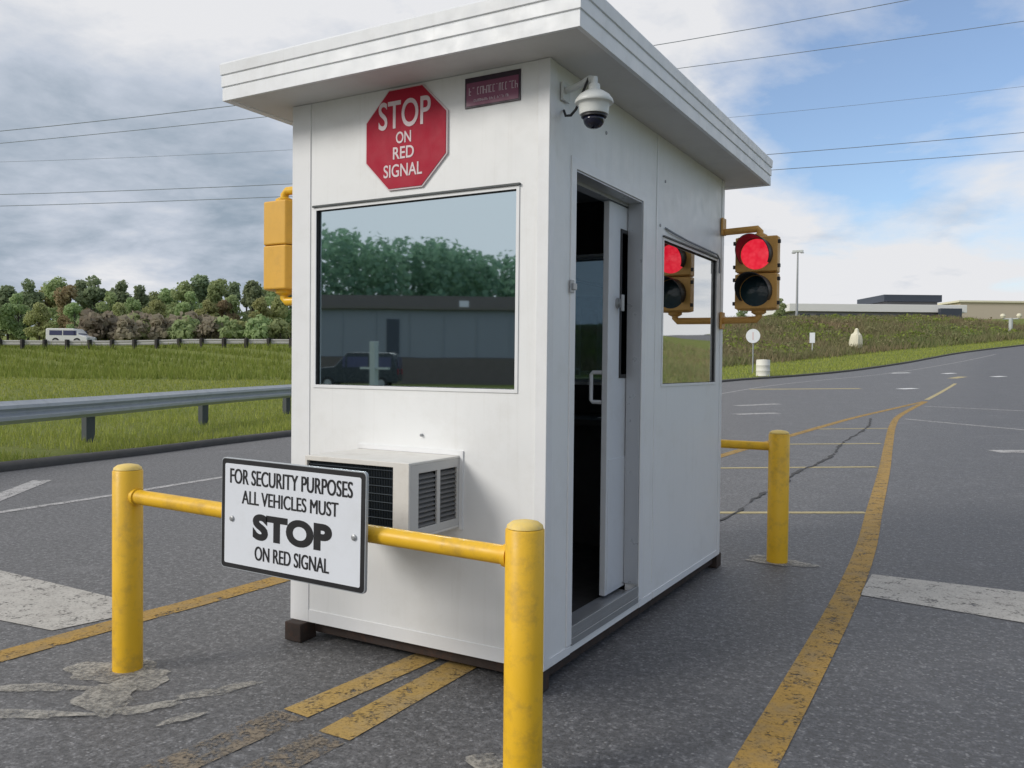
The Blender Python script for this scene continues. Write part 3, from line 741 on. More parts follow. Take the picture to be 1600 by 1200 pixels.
# ------------------------------------------------------------------ bollards with rails
def post(mb_root, x, y, h, r, zb=0.0):
    p = obj('post', MB().lathe([(r, zb), (r, h - .006), (r - .004, h - .001), (0, h)], (x, y, 0), 'z', 32), 'yellow', mb_root, smooth=True)
    obj('cap', MB().lathe([(r - .004, h + .001), (r - .006, h + .010), (r * .7, h + .021), (r * .35, h + .026), (0, h + .027)], (x, y, 0), 'z', 28), 'yellow_pale', p, smooth=True)
    return p
fb = thing('bollard_rail', 'yellow pipe rail between two yellow posts in front of the booth', 'safety rail', (-.75, -.749, 0))
post(fb, -1.822, -.749, .945, .067); post(fb, .311, -.749, .893, .068)
obj('rail', MB().tube([(-1.76, -.749, .822), (.25, -.749, .789)], .034, 18), 'yellow', fb, smooth=True)
obj('weld_collar', MB().tube([(-1.765, -.749, .822), (-1.745, -.749, .822)], .041, 14).tube([(.232, -.749, .789), (.250, -.749, .789)], .041, 14), 'yellow', fb, smooth=True)
rb = thing('bollard_rail', 'yellow pipe rail with a yellow post behind the booth near the traffic signal', 'safety rail', (-.75, 3.168, 0))
post(rb, .327, 3.168, .965, .076); post(rb, -1.822, 3.168, .965, .076)
obj('rail', MB().tube([(-1.75, 3.168, .866), (.26, 3.168, .866)], .032, 18), 'yellow', rb, smooth=True)

# ------------------------------------------------------------------ black and white sign clamped to the front rail
gx, gz, gw, gh, gy = -.715, .821, .775, .462, -.825
sgn = thing('security_sign', 'white metal sign with black border and lettering clamped to the yellow rail', 'sign', (gx, gy, gz))
ca, sa = math.cos(-.012), math.sin(-.012)
G = lambda u, v, d: (gx + u * ca - v * sa, gy - d, gz + u * sa + v * ca)
def rrect(w, h, r, n=5):
    P = []
    for cx, cy, a0 in ((w / 2 - r, h / 2 - r, 0), (-w / 2 + r, h / 2 - r, 90), (-w / 2 + r, -h / 2 + r, 180), (w / 2 - r, -h / 2 + r, 270)):
        for k in range(n + 1): t = math.radians(a0 + 90 * k / n); P.append((cx + r * math.cos(t), cy + r * math.sin(t)))
    return P
obj('panel', MB().prism(rrect(gw, gh, .018), G, -.014, .0), 'galv', sgn, .001)
obj('border', MB().prism(rrect(gw - .008, gh - .008, .016), G, .0003, .0012), 'sign_black', sgn)
obj('face', MB().prism(rrect(gw - .046, gh - .046, .008), G, .0015, .0022), 'sign_white', sgn)
def gl_(tx, cx, cz, w, h, b): return lettering('lettering', tx, cx, cz, w, h, lambda u, v, d: G(u, v, .0024 + d), 'sign_black', sgn, b if b > .02 else 0, .0008, 0 if b > .02 else .03)
gl_('FOR SECURITY PURPOSES', -.005, .158, .66, .062, .006)
gl_('ALL VEHICLES MUST', -.005, .075, .52, .056, .006)
gl_('STOP', .012, -.040, .425, .108, .055)
gl_('ON RED SIGNAL', .012, -.148, .40, .058, .006)
for u in (-.32, .335):
    obj('bolt', MB().lathe([(.012, .0), (.012, -.005), (.006, -.008), (0, -.008)], G(u, -.02, .0024), 'y', 10), 'grey_metal', sgn)
obj('clamp', MB().box(gx - .33, gx - .30, gy + .012, gy + .045, .78, .86).box(gx + .30, gx + .33, gy + .012, gy + .045, .76, .85), 'galv', sgn)

# ------------------------------------------------------------------ near guardrail
GP = [(-9.1, -.2), (-10.26, 2.6), (-11.42, 5.46), (-13.04, 9.2), (-14.25, 12.9), (-15.3, 16.8), (-16.2, 20.8), (-17, 25)]
gr = thing('guardrail', 'galvanised steel W-beam guardrail on posts along the near grass verge', 'guardrail', (-11.42, 5.46, 0))
def wbeam(P, ztop, prof, zf):
    PP = catmull(P, .8); NN = normals(PP); mb = MB(); n = len(prof)
    for (x, y), (nx, ny) in zip(PP, NN):
        for o, h in prof: mb.v.append((x - nx * o, y - ny * o, zf(x, y) + ztop + h))
    for i in range(len(PP) - 1):
        for k in range(n - 1):
            q = i * n + k; mb.f.append((q, q + 1, q + n + 1, q + n))
    return mb
wp = [(0.06, 0), (.075, -.015), (.14, -.055), (.145, -.10), (.085, -.14), (.08, -.17), (.145, -.21), (.14, -.255), (.075, -.295), (.06, -.31)]
wp = wp + [(o - .004, h) for o, h in reversed(wp)] + [wp[0]]
gz0 = lambda x, y: T(x, y)
obj('beam', wbeam(GP, .78, [(o, h * 1.1) for o, h in wp], gz0), 'galv', gr, smooth=True)
for x, y in GP:
    zz = T(x, y)
    obj('post', MB().box(x - .14, x + .0, y - .08, y + .08, zz - .2, zz + .76), 'galv_dark', gr, .006)
mb = MB()
for x, y in GP: mb.lathe([(.02, 0), (.02, .012), (0, .02)], (x + .085, y - .03, T(x, y) + .61), 'x', 8)
obj('bolt', mb, 'grey_metal', gr)

# ------------------------------------------------------------------ far guardrail on the embankment, with the van behind it
FP = []
for px in range(-140, 760, 40):
    q = dep(px, 535, 72); FP.append((q.x, q.y))
fg = thing('guardrail', 'distant pale guardrail with dark posts along the top of the embankment', 'guardrail', (FP[4][0], FP[4][1], T(*FP[4])))
wp2 = [(.1, .0), (.14, -.08), (.1, -.2), (.14, -.3), (.1, -.42), (.08, -.42), (.08, 0), (.1, 0)]
obj('beam', wbeam(FP, .72, wp2, lambda x, y: T(x, y)), 'galv_pale', fg)
acc = 0; FPd = catmull(FP, .25)
for i in range(1, len(FPd)):
    acc += math.hypot(FPd[i][0] - FPd[i - 1][0], FPd[i][1] - FPd[i - 1][1])
    if acc > 1.85:
        acc = 0; x, y = FPd[i]
        q = Vector((CX - x, CY - y)).normalized(); x += q.x * .2; y += q.y * .2
        obj('post', MB().box(x - .15, x + .15, y - .13, y + .13, T(x, y) - .3, T(x, y) + .82), 'old_post', fg, .02)

def car(name, label, cat, loc, rz, L, Wd, Hh, body, win, van):
    t = thing(name, label, cat, (0, 0, 0)); 
    h1 = Hh * (.95 if van else .62)
    if van: pr = [(-L / 2, .35), (-L / 2, Hh * .96), (-L / 2 + .15, Hh), (L / 2 - 1.3, Hh), (L / 2 - .75, Hh * .62), (L / 2 - .1, Hh * .52), (L / 2, .45), (L / 2 - .05, .32)]
    else: pr = [(-L / 2, .4), (-L / 2 + .02, Hh * .58), (-L / 2 + .25, Hh * .97), (-L / 2 + .5, Hh), (L / 2 - 2.0, Hh), (L / 2 - 1.3, Hh * .62), (L / 2 - .15, Hh * .56), (L / 2, Hh * .4), (L / 2 - .04, .34)]
    bd = obj('body', MB().prism(pr, lambda u, v, h: (u, h, v), -Wd / 2, Wd / 2), body, t, .06)
    wz0, wz1 = Hh * .60, Hh * .88
    for s in (-1, 1):
        x1 = L / 2 - (1.25 if van else 1.75)
        for a, b in ((-L / 2 + .35, -L / 2 + 1.5), (-L / 2 + 1.6, -L / 2 + 2.7), (-L / 2 + 2.8, x1)):
            obj('window', MB().box(a, b, s * Wd / 2 - .01 * s, s * (Wd / 2 + .012), wz0, wz1), win, t)
    obj('rear_window', MB().box(-L / 2 - .012, -L / 2 + .02, -Wd / 2 + .18, Wd / 2 - .18, wz0, wz1), win, t)
    fx = L / 2 - (1.0 if van else 1.6); obj('windscreen', MB().add([(L / 2 - (1.26 if van else 1.96), -Wd / 2 + .15, Hh * .95 + .01), (L / 2 - (1.26 if van else 1.96), Wd / 2 - .15, Hh * .95 + .01), (L / 2 - (.8 if van else 1.35), Wd / 2 - .12, Hh * .64 + .03), (L / 2 - (.8 if van else 1.35), -Wd / 2 + .12, Hh * .64 + .03)], [(0, 1, 2, 3)]), win, t)
    for sx_ in (-L / 2 + .9, L / 2 - .95):
        for s in (-1, 1):
            w = obj('wheel', MB().lathe([(.0, -.1), (.33, -.1), (.36, -.06), (.36, .06), (.33, .1), (0, .1)], (sx_, s * (Wd / 2 - .08), .36), 'y', 20), 'rubber', t, smooth=True)
            obj('rim', MB().lathe([(0, -.115), (.2, -.112), (.2, .112), (0, .115)], (sx_, s * (Wd / 2 - .08), .36), 'y', 16), 'grey_metal', w)
    for s in (-1, 1):
        obj('headlight', MB().box(L / 2 - .08, L / 2 + .005, s * Wd * .36 - .12, s * Wd * .36 + .12, Hh * .40, Hh * .40 + .16), 'pale_post', t)
        obj('tail_light', MB().box(-L / 2 - .012, -L / 2 + .03, s * Wd * .42 - .07, s * Wd * .42 + .07, Hh * .42, Hh * .42 + .3), 'sign_red', t)
    t.location = loc; t.rotation_euler = (0, 0, rz)
    return t
q = dep(112, 520, 77); r_ = dep(160, 522, 77)
car('parked_van', 'white-roofed van with dark side windows parked behind the distant guardrail', 'van', (q.x, q.y, T(q.x, q.y) - .02), math.atan2(r_.y - q.y, r_.x - q.x), 3.8, 1.8, 1.55, 'van_white', 'van_blue', True)

# ------------------------------------------------------------------ trees
def leaf_cloud(mb, lobes, n, size, rnd, flat=.8):
    """leaf-clump faces through the volume of several lobes"""
    tot = sum(l[3] ** 2 for l in lobes)
    for (cx, cy, cz, r) in lobes:
        m = int(n * r * r / tot)
        for _ in range(m):
            while True:
                a, b, c = rnd.uniform(-1, 1), rnd.uniform(-1, 1), rnd.uniform(-1, 1); d = math.sqrt(a * a + b * b + c * c)
                if .25 < d < 1: break
            k = (d ** .45) / d * rnd.uniform(.75, 1.12)
            p = Vector((cx + a * k * r, cy + b * k * r, cz + c * k * r * flat))
            s = size * rnd.uniform(.5, 1.3)
            nrm = Vector((a, b, c + .3)).normalized() + Vector((rnd.gauss(0, .6), rnd.gauss(0, .6), rnd.gauss(0, .6))); nrm.normalize()
            u = nrm.orthogonal().normalized(); w = nrm.cross(u)
            an = rnd.uniform(0, 6.28); u, w = u * math.cos(an) + w * math.sin(an), w * math.cos(an) - u * math.sin(an)
            pts = []
            for e in range(5):
                t = 2 * PI * e / 5; rr = s * rnd.uniform(.55, 1.1); pts.append(p + u * rr * math.cos(t) + w * rr * math.sin(t) * .8 + nrm * rnd.uniform(-.15, .15) * s)
            mb.add(pts, [(0, 1, 2, 3, 4)])
def tree_mesh(h, spread, seed, kind):
    rnd = random.Random(seed); tr = MB(); cw = MB()
    lean = (rnd.uniform(-.3, .3), rnd.uniform(-.3, .3))
    tr.tube([(0, 0, -.4), (lean[0] * .3, lean[1] * .3, h * .3), (lean[0], lean[1], h * .75), (lean[0], lean[1], h * .95)], [.035 * h * .6, .026 * h * .6, .013 * h * .6, .02], 8)
    lobes = []
    nl = rnd.randint(13, 17)
    for k in range(nl):
        f = rnd.uniform(.14, .95) if kind != 'pine' else rnd.uniform(.2, .97)
        wd = spread * (math.sin(PI * min(1, max(.0, f * .85 + .12))) ** .7) * (1 if kind != 'pine' else 1.1 - .7 * f)
        a = rnd.uniform(0, 6.28); d = wd * rnd.uniform(.2, .85)
        x, y, z_ = lean[0] * f + d * math.cos(a), lean[1] * f + d * math.sin(a), f * h * .9
        r = spread * rnd.uniform(.30, .52); lobes.append((x, y, z_, r))
        tr.tube([(lean[0] * f * .7, lean[1] * f * .7, max(.2 * h, z_ - .22 * h)), (x * .6, y * .6, z_ - .07 * h), (x, y, z_)], [.008 * h, .005 * h, .01], 5)
    lobes.append((lean[0], lean[1], h * .9, spread * .34))
    leaf_cloud(cw, lobes, 2600, .27 * (h / 9), rnd)
    return tr, cw
ORD = ['first', 'second', 'third', 'fourth', 'fifth', 'sixth', 'seventh', 'eighth', 'ninth', 'tenth', 'eleventh', 'twelfth', 'thirteenth', 'fourteenth', 'fifteenth', 'sixteenth', 'seventeenth', 'eighteenth', 'nineteenth', 'twentieth', 'twenty-first', 'twenty-second', 'twenty-third', 'twenty-fourth']
kinds = {'dark': ('leaf_dark', 'dark green', 'pine'), 'mid': ('leaf_mid', 'mid green', 'round'), 'light': ('leaf_light', 'yellowish green', 'round'), 'tan': ('leaf_tan', 'tan', 'round')}
protos = {}
def tree_at(kind, px, top, base, d, i):
    mat, word, shp = kinds[kind]; v = i % 3
    if (kind, v) not in protos:
        tr, cw = tree_mesh(8.5, 2.6 if shp == 'round' else 2.3, 100 + 7 * v + len(kind), shp)
        t = thing('tree', '', 'tree', (0, 0, 0), 'trees of the line beyond the distant guardrail')
        obj('trunk', tr, 'trunk', t); obj('crown', cw, mat, t, fix=False)
        protos[(kind, v)] = [t, False]
    p, used = protos[(kind, v)]
    q = dep(px, 520, d); zb = T(q.x, q.y); ht = HC + 0
    zt = dep(px, top, d).z
    sc_ = max(.35, (zt - zb) / 8.6)
    if not used: p.location = (q.x, q.y, zb); p.rotation_euler = (0, 0, i * 1.7); p.scale = (sc_,) * 3; protos[(kind, v)][1] = True; return p
    return dup(p, (q.x, q.y, zb), i * 1.7, None, sc_)
TREES = [('mid', -70, 440, 96), ('light', -20, 452, 90), ('dark', 12, 441, 100), ('mid', 30, 455, 92), ('dark', 44, 433, 98), ('light', 72, 441, 102), ('light', 62, 470, 88), ('mid', 94, 430, 97), ('tan', 112, 442, 94), ('dark', 130, 434, 100),
         ('dark', 150, 427, 98), ('mid', 118, 470, 88), ('mid', 170, 452, 92), ('dark', 190, 434, 99), ('mid', 205, 462, 91), ('dark', 214, 442, 101), ('mid', 238, 452, 104), ('mid', 256, 447, 103), ('light', 246, 466, 95),
         ('mid', 285, 436, 100), ('dark', 312, 424, 101), ('mid', 300, 452, 92), ('light', 322, 466, 89), ('mid', 346, 432, 99), ('dark', 370, 437, 103), ('mid', 366, 458, 91), ('dark', 394, 434, 98), ('mid', 424, 442, 96), ('light', 408, 462, 90), ('dark', 450, 430, 102), ('mid', 490, 436, 98), ('dark', 540, 440, 100), ('mid', 600, 438, 102), ('mid', -45, 458, 106), ('dark', 0, 452, 107), ('mid', 20, 458, 106), ('light', 84, 458, 104), ('mid', 140, 458, 107), ('dark', 178, 446, 108), ('light', 186, 470, 89), ('dark', 226, 456, 107), ('mid', 270, 452, 108), ('dark', 296, 446, 107), ('mid', 330, 450, 107), ('tan', 352, 466, 90), ('dark', 384, 448, 107), ('mid', 412, 446, 107), ('light', 438, 460, 92)]
cnt = {}
for i, (k, px, top, d) in sorted(enumerate(TREES), key=lambda e: e[1][1]):
    o = tree_at(k, px, top, 520, d, i); n_ = cnt.get(k, 0); cnt[k] = n_ + 1
    o['label'] = '%s tree, %s of its colour counted from the left end of the far treeline' % (kinds[k][1], ORD[n_])
# brown shrubs in front of the trees
def shrub_mesh(seed, n=420, w=1.5, h=1.3, size=.17):
    rnd = random.Random(seed); st_ = MB(); cw = MB(); lobes = []
    for k in range(8):
        a = rnd.uniform(0, 6.28); d = rnd.uniform(0, w * .75); x, y, z_ = d * math.cos(a), d * math.sin(a), rnd.uniform(.35, .95) * h
        lobes.append((x, y, z_, rnd.uniform(.35, .6) * h * .62)); st_.tube([(x * .2, y * .2, -.1), (x * .7, y * .7, z_ * .6), (x, y, z_ * 1.15)], [.04, .03, .008], 5)
    leaf_cloud(cw, lobes, n, size, rnd); return st_, cw
shp = []
for v in range(3):
    s_, c_ = shrub_mesh(40 + v); t = thing('shrub', '', 'shrub', (0, 0, 0), 'brown shrubs behind the distant guardrail')
    obj('stem', s_, 'trunk', t); obj('foliage', c_, 'leaf_brown', t, fix=False); shp.append([t, False])
for v in range(2):
    s_, c_ = shrub_mesh(60 + v, 520); t = thing('shrub', '', 'shrub', (0, 0, 0), 'green shrubs behind the distant guardrail')
    obj('stem', s_, 'trunk', t); obj('foliage', c_, ['leaf_mid', 'leaf_light'][v], t, fix=False); shp.append([t, False])
SH = [(140, 483, 82), (158, 488, 80), (176, 484, 82), (196, 492, 79), (214, 488, 82), (232, 482, 84), (248, 490, 81), (266, 486, 83), (284, 492, 80), (300, 486, 82), (318, 494, 80), (338, 488, 84), (356, 492, 80), (376, 494, 82), (398, 490, 80), (420, 494, 82), (440, 496, 80), (462, 498, 82)]
for i, (px, top, d) in enumerate(SH):
    q = dep(px, 520, d); zb = T(q.x, q.y); zt = dep(px, top, d).z; s_ = max(.3, (zt - zb) / 1.55); e = shp[i % 3] if px < 345 and i not in (4, 8) else shp[3 + i % 2]
    if not e[1]: o = e[0]; o.location = (q.x, q.y, zb); o.scale = (s_,) * 3; e[1] = True
    else: o = dup(e[0], (q.x, q.y, zb), i * 2.1, None, s_)
    o['label'] = 'low %s shrub before the treeline, %s shrub counted from the white van rightwards' % ('brown' if e in shp[:3] else 'green', ORD[i])

# ------------------------------------------------------------------ grass and weeds
def blades(name, pts, h, w, mat, seed, lean=.5):
    rnd = random.Random(seed); mb = MB()
    for x, y, z_ in pts:
        a = rnd.uniform(0, 6.28); hh = h * rnd.uniform(.45, 1.25); ww = w * rnd.uniform(.6, 1.3); l = hh * lean * rnd.uniform(.2, 1); b = a + rnd.uniform(-1, 1)
        dx, dy = ww * math.cos(a), ww * math.sin(a)
        mb.v += [(x - dx, y - dy, z_ - .02), (x + dx, y + dy, z_ - .02), (x + l * math.cos(b), y + l * math.sin(b), z_ + hh)]
        k = len(mb.v); mb.f.append((k - 3, k - 2, k - 1))
    return structure(name, mb, mat, 'stuff', fix=False)
rg = random.Random(21)
def on_verge(n, y0, y1, t0, t1, cond=None, pw=1.0):
    out = []; idx = [i for i, p in enumerate(EDGE) if y0 <= p[1] <= y1]
    while len(out) < n:
        i = rg.choice(idx); (x, y), (nx, ny) = EDGE[i], EN[i]; t = t0 + (t1 - t0) * rg.random() ** pw; s = rg.uniform(-.9, .9)
        px, py = x + nx * t + ny * s, y + ny * t - nx * s
        if cond and not cond(px, py): continue
        out.append((px, py, T(px, py)))
    return out
blades('grass', on_verge(42000, -1, 24, .2, 14, pw=1.5), .13, .011, 'blade', 1)
blades('grass', on_verge(26000, 0, 46, 8, 46, lambda x, y: bank(x, y)[1] < 0), .13, .03, 'blade', 2)
blades('tall_grass', on_verge(36000, 8, 60, 14, 85, lambda x, y: 0 < bank(x, y)[1] < 32 and x < -20), .55, .05, 'blade_tall', 3)
blades('weeds', on_verge(36000, 42, 118, 3, 34, lambda x, y: bank(x, y)[1] > 0), .75, .07, 'weed', 4, .8)
blades('grass', on_verge(16000, 38, 118, .2, 12, lambda x, y: bank(x, y)[1] < 1), .16, .03, 'blade', 6)
# leafy weed clumps on the right-hand bank
mb = MB(); rw = random.Random(9)
for x, y, z_ in on_verge(300, 46, 118, 4, 30, lambda x, y: bank(x, y)[1] > 1):
    r = rw.uniform(.35, .9); leaf_cloud(mb, [(x, y, z_ + r * .4, r)], 40, .16, rw, .7)
structure('weed_thicket', mb, 'weed', 'stuff', fix=False)
mb = MB()
for x, y, z_ in on_verge(170, 46, 118, 5, 30, lambda x, y: bank(x, y)[1] > 2):
    r = rw.uniform(.4, 1.0); leaf_cloud(mb, [(x, y, z_ + r * .35, r), (x + r, y + r * .5, z_ + r * .3, r * .7)], 60, .17, rw, .7)
structure('low_bushes', mb, 'blade_tall', 'stuff', fix=False)
# rough grass on the bank across the right-hand lane
out = []; idx = [i for i, p in enumerate(EDGE) if -5 < p[1] < 75]
while len(out) < 22000:
    i = rg.choice(idx); (x, y), (nx, ny) = EDGE[i], EN[i]; t = AW + .3 + 30 * rg.random() ** 1.3; sx_ = rg.uniform(-.9, .9)
    px, py = x - nx * t + ny * sx_, y - ny * t - nx * sx_; out.append((px, py, right_bank(px, py, t)))
blades('tall_grass', out, .5, .05, 'weed', 8, .7)

# ------------------------------------------------------------------ things along the road on the right
def ground_hit(px, py, zf):
    d = ray(px, py); t = 5.
    while t < 200:
        q = Cpos + d * t
        if q.z < zf(q.x, q.y): return q
        t += .1
    return q
q = ground_hit(1176, 584, lambda x, y: T(x, y)); sy = q.copy()
s1 = thing('road_sign', 'small round white road sign on a thin post by the far road edge', 'sign', (q.x, q.y, T(q.x, q.y)))
zb = T(q.x, q.y); ztop = dep(1173, 525, (q - Cpos).dot(Fw)).z
obj('post', MB().tube([(q.x, q.y, zb - .3), (q.x, q.y, ztop + .3)], .045, 8), 'grey_metal', s1)
obj('face', MB().lathe([(0, -.06), (.44, -.06), (.44, -.046), (0, -.046)], (q.x, q.y, ztop), 'y', 24), 'sign_white', s1)
obj('symbol', MB().prism([(-.05, -.24), (.05, -.24), (.05, .24), (-.05, .24)], lambda u, v, h: (q.x + u, q.y - h, ztop + v), .062, .066), 'sign_pink', s1)
q = ground_hit(1192, 588, lambda x, y: T(x, y)); zb = T(q.x, q.y); dd = (q - Cpos).dot(Fw); r = 10.5 * dd / FPX; hh = 25 * dd / FPX
b1 = thing('barrel', 'cream barrel standing on the grass below the round sign', 'barrel', (q.x, q.y, zb))
obj('drum', MB().lathe([(0, 0), (r, 0), (r * 1.03, .03), (r, .06), (r, hh * .33), (r * 1.03, hh * .35), (r, hh * .37), (r, hh * .66), (r * 1.03, hh * .68), (r, hh * .7), (r, hh - .03), (r * .97, hh)], (q.x, q.y, zb), 'z', 24), 'barrel', b1, smooth=True)
obj('lid', MB().lathe([(r * .98, hh), (r * .96, hh + .03), (0, hh + .05)], (q.x, q.y, zb), 'z', 24), 'barrel', b1, smooth=True)
q = ground_hit(1269, 556, lambda x, y: T(x, y)); zb = T(q.x, q.y); dd = (q - Cpos).dot(Fw); k = dd / FPX
s2 = thing('road_sign', 'tiny pale rectangular sign on a post in the weeds', 'sign', (q.x, q.y, zb))
obj('post', MB().tube([(q.x, q.y, zb - .3), (q.x, q.y, zb + 36 * k)], .05, 8), 'pale_post', s2)
obj('face', MB().box(q.x - 4 * k, q.x + 4 * k, q.y - .09, q.y - .06, zb + 20 * k, zb + 36 * k), 'sign_white', s2, .01)
q = ground_hit(1337, 546, lambda x, y: T(x, y)); zb = T(q.x, q.y); dd = (q - Cpos).dot(Fw); k = dd / FPX
c1 = thing('covered_sign', 'cream shrouded post sign with a pointed top standing in the weeds', 'sign', (q.x, q.y, zb))
rv = random.Random(4); mb = MB(); n = 22
prof = [(10.2, 2), (11.2, 8), (10.4, 15), (9.6, 19), (8.4, 22.5), (5.2, 25.5), (3.6, 28), (3.0, 31), (1.2, 33)]
fold = [rv.uniform(.80, 1.12) for _ in range(n)]
for r_i, (r, h) in enumerate(prof):
    for a_ in range(n):
        t = 2 * PI * a_ / n; f_ = 1 + (fold[a_] - 1) * (1 if r_i < 6 else .5); sq = 1 / max(abs(math.cos(t)), abs(math.sin(t))) ** .35
        mb.v.append((q.x + r * k * f_ * sq * math.cos(t) + (h - 15) * k * .06, q.y + r * k * f_ * sq * math.sin(t), zb + h * k + (rv.uniform(-1, 1) * k if r_i in (0, 4) else 0)))
for r_i in range(len(prof) - 1):
    for a_ in range(n): mb.f.append((r_i * n + a_, r_i * n + (a_ + 1) % n, (r_i + 1) * n + (a_ + 1) % n, (r_i + 1) * n + a_))
mb.f.append(tuple(range((len(prof) - 1) * n, len(prof) * n)))
obj('cover', mb, 'far_cream', c1)
obj('post', MB().tube([(q.x, q.y, zb - .3), (q.x, q.y, zb + 4 * k)], .1, 8), 'trunk', c1)
# light mast
q = dep(1245, 485, 110); zb = T(q.x, q.y); zt = dep(1245, 394, 110).z; k = 110 / FPX
lm = thing('light_mast', 'tall thin light mast with a flat head left of the low building', 'light mast', (q.x, q.y, zb))
obj('pole', MB().tube([(q.x, q.y, zb - .5), (q.x, q.y, zt)], [.18, .10], 8), 'grey_metal', lm)
hd = obj('lamp_head', MB().box(q.x - 8 * k, q.x + 8 * k, q.y - .2, q.y + .2, zt - .05, zt + .22), 'pale_post', lm, .02)
obj('luminaire', MB().box(q.x - 8.6 * k, q.x - 4 * k, q.y - .35, q.y + .35, zt - .16, zt - .06).box(q.x + 4 * k, q.x + 8.6 * k, q.y - .35, q.y + .35, zt - .16, zt - .06), 'grey_metal', lm)
# double lamp post at the far right
q = dep(1579, 520, 100); zb = T(q.x, q.y); zt = dep(1579, 497, 100).z; k = 100 / FPX
lp = thing('lamp_post', 'short lamp post with two pale globes in front of the beige wall', 'lamp post', (q.x, q.y, zb))
obj('pole', MB().tube([(q.x, q.y, zb - .5), (q.x, q.y, zt)], .22, 8).tube([(q.x - 11 * k, q.y, zt - .1), (q.x + 11 * k, q.y, zt - .1)], .07, 8), 'pale_post', lp)
for s in (-1, 1):
    obj('lamp_globe', MB().lathe([(0, -.3), (.2, -.25), (.3, 0), (.2, .25), (0, .3)], (q.x + s * 11 * k, q.y, zt + .25), 'z', 14), 'far_cream', lp, smooth=True)
# low white-roofed building with raised dark clerestory
def along(px0, px1, py, d): a_, b_ = dep(px0, py, d), dep(px1, py, d); return a_, b_
def slab(mb, px0, px1, d, z0, z1, depth, e=0):
    a_, b_ = dep(px0, 500, d), dep(px1, 500, d); u = Vector((b_.x - a_.x, b_.y - a_.y)).normalized(); w = Vector((-u.y, u.x))
    P = [Vector((a_.x, a_.y)) - u * e - w * e, Vector((b_.x, b_.y)) + u * e - w * e, Vector((b_.x, b_.y)) + u * e + w * (depth + e), Vector((a_.x, a_.y)) - u * e + w * (depth + e)]
    return mb.prism([tuple(p) for p in P], lambda x, y, h: (x, y, h), z0, z1)
DB = 118; zpx = lambda py, px=1400: dep(px, py, DB).z
q = dep(1370, 490, DB)
bl = thing('low_building', 'long low building with a white roof edge and raised dark clerestory', 'building', (q.x, q.y, zpx(520)))
obj('wall', slab(MB(), 1242, 1500, DB, zpx(530), zpx(488.5), 14), 'far_grey', bl)
rf = obj('roof', slab(MB(), 1236, 1504, DB, zpx(488), zpx(476), 15, .4), 'far_white', bl, .05)
obj('clerestory', slab(MB(), 1385, 1464, DB + 2, zpx(475.9), zpx(470), 8), 'far_grey', rf)
obj('clerestory_roof', slab(MB(), 1382, 1468, DB + 1.6, zpx(469.9), zpx(459), 9, .2), 'far_dark', rf, .03)
for k_ in range(10):
    p0 = 1250 + k_ * 25
    obj('window', slab(MB(), p0, p0 + 15, DB - .06, zpx(500), zpx(492), .05), 'far_dark', bl)
obj('end_block', slab(MB(), 1470, 1503, DB - 1.2, zpx(520), zpx(482), 1.0), 'far_dark', bl)
DW = 140; zq = lambda py: dep(1550, py, DW).z
q = dep(1600, 490, DW)
bw = thing('beige_building', 'wide plain beige building behind the weeds at the far right', 'building', (q.x, q.y, zq(510)))
obj('wall', slab(MB(), 1500, 1900, DW, zq(530), zq(473), 20), 'far_beige', bw)
obj('roof', slab(MB(), 1499, 1902, DW, zq(472.8), zq(470), 20, .3), 'far_cream', bw)
# small trees beside the mast
for i, (px, top, d) in enumerate(((1218, 478, 105), (1160, 470, 110))):
    o = tree_at('mid', px, top, 500, d, i); o['group'] = 'small trees left of the low building'
    o['label'] = ['small bushy tree between the red signal and the light mast', 'small bushy tree behind the lamps of the red signal', 'small bushy tree hidden behind the rear of the booth'][i]

# ------------------------------------------------------------------ overhead wires: two spans high above the far road
def wire(pts, d, label, r=.018):
    # quadratic through three seen points, carried on well past both sides
    (x0, y0), (x1, y1), (x2, y2) = pts
    f = lambda x: y0 * (x - x1) * (x - x2) / ((x0 - x1) * (x0 - x2)) + y1 * (x - x0) * (x - x2) / ((x1 - x0) * (x1 - x2)) + y2 * (x - x0) * (x - x1) / ((x2 - x0) * (x2 - x1))
    P = [dep(px, f(px), d) for px in range(-1600, 3300, 140)]
    return tag(obj('power_line', MB().tube(P, r, 6), 'cable'), label, 'power line', 'power lines overhead')
wire([(0, 205), (350, 167), (1420, 0)], 42, 'uppermost overhead power line crossing behind the roof')
wire([(0, 224), (1075, 105), (1600, 33)], 43, 'overhead power line just below the uppermost one', .016)
wire([(100, 250), (1200, 178), (1600, 135)], 52, 'faint thin power line midway up the blue sky', .010)
wire([(0, 304), (1205, 241), (1600, 207)], 46, 'upper of the two lower overhead power lines')
wire([(0, 322), (1215, 265), (1600, 236)], 46, 'lowest overhead power line, nearest the horizon')

# ------------------------------------------------------------------ behind the viewer: what the front window mirrors
def orient(name, label, cat, A, B):
    a_, b_ = Vector(A), Vector(B); return a_, b_, (b_ - a_).normalized()
A, B = Vector((-53.2, -34.4)), Vector((-12, -58.2)); u = (B - A).normalized(); w = Vector((u.y, -u.x))   # w points away from the booth
def wslab(mb, s0, s1, t0, t1, z0, z1):
    P = [A + u * s0 + w * t0, A + u * s1 + w * t0, A + u * s1 + w * t1, A + u * s0 + w * t1]
    return mb.prism([tuple(p) for p in P], lambda x, y, h: (x, y, h), z0, z1)
L = (B - A).length
fac = thing('factory_building', 'grey clad factory with a brown base, mirrored in the front window', 'building', (A.x, A.y, 0))
obj('wall', wslab(MB(), 0, L, .1, 18, 2.0, 5.4), 'bld_grey', fac)
obj('base_wall', wslab(MB(), 0, L, 0, 18, -.2, 1.98), 'bld_brown', fac)
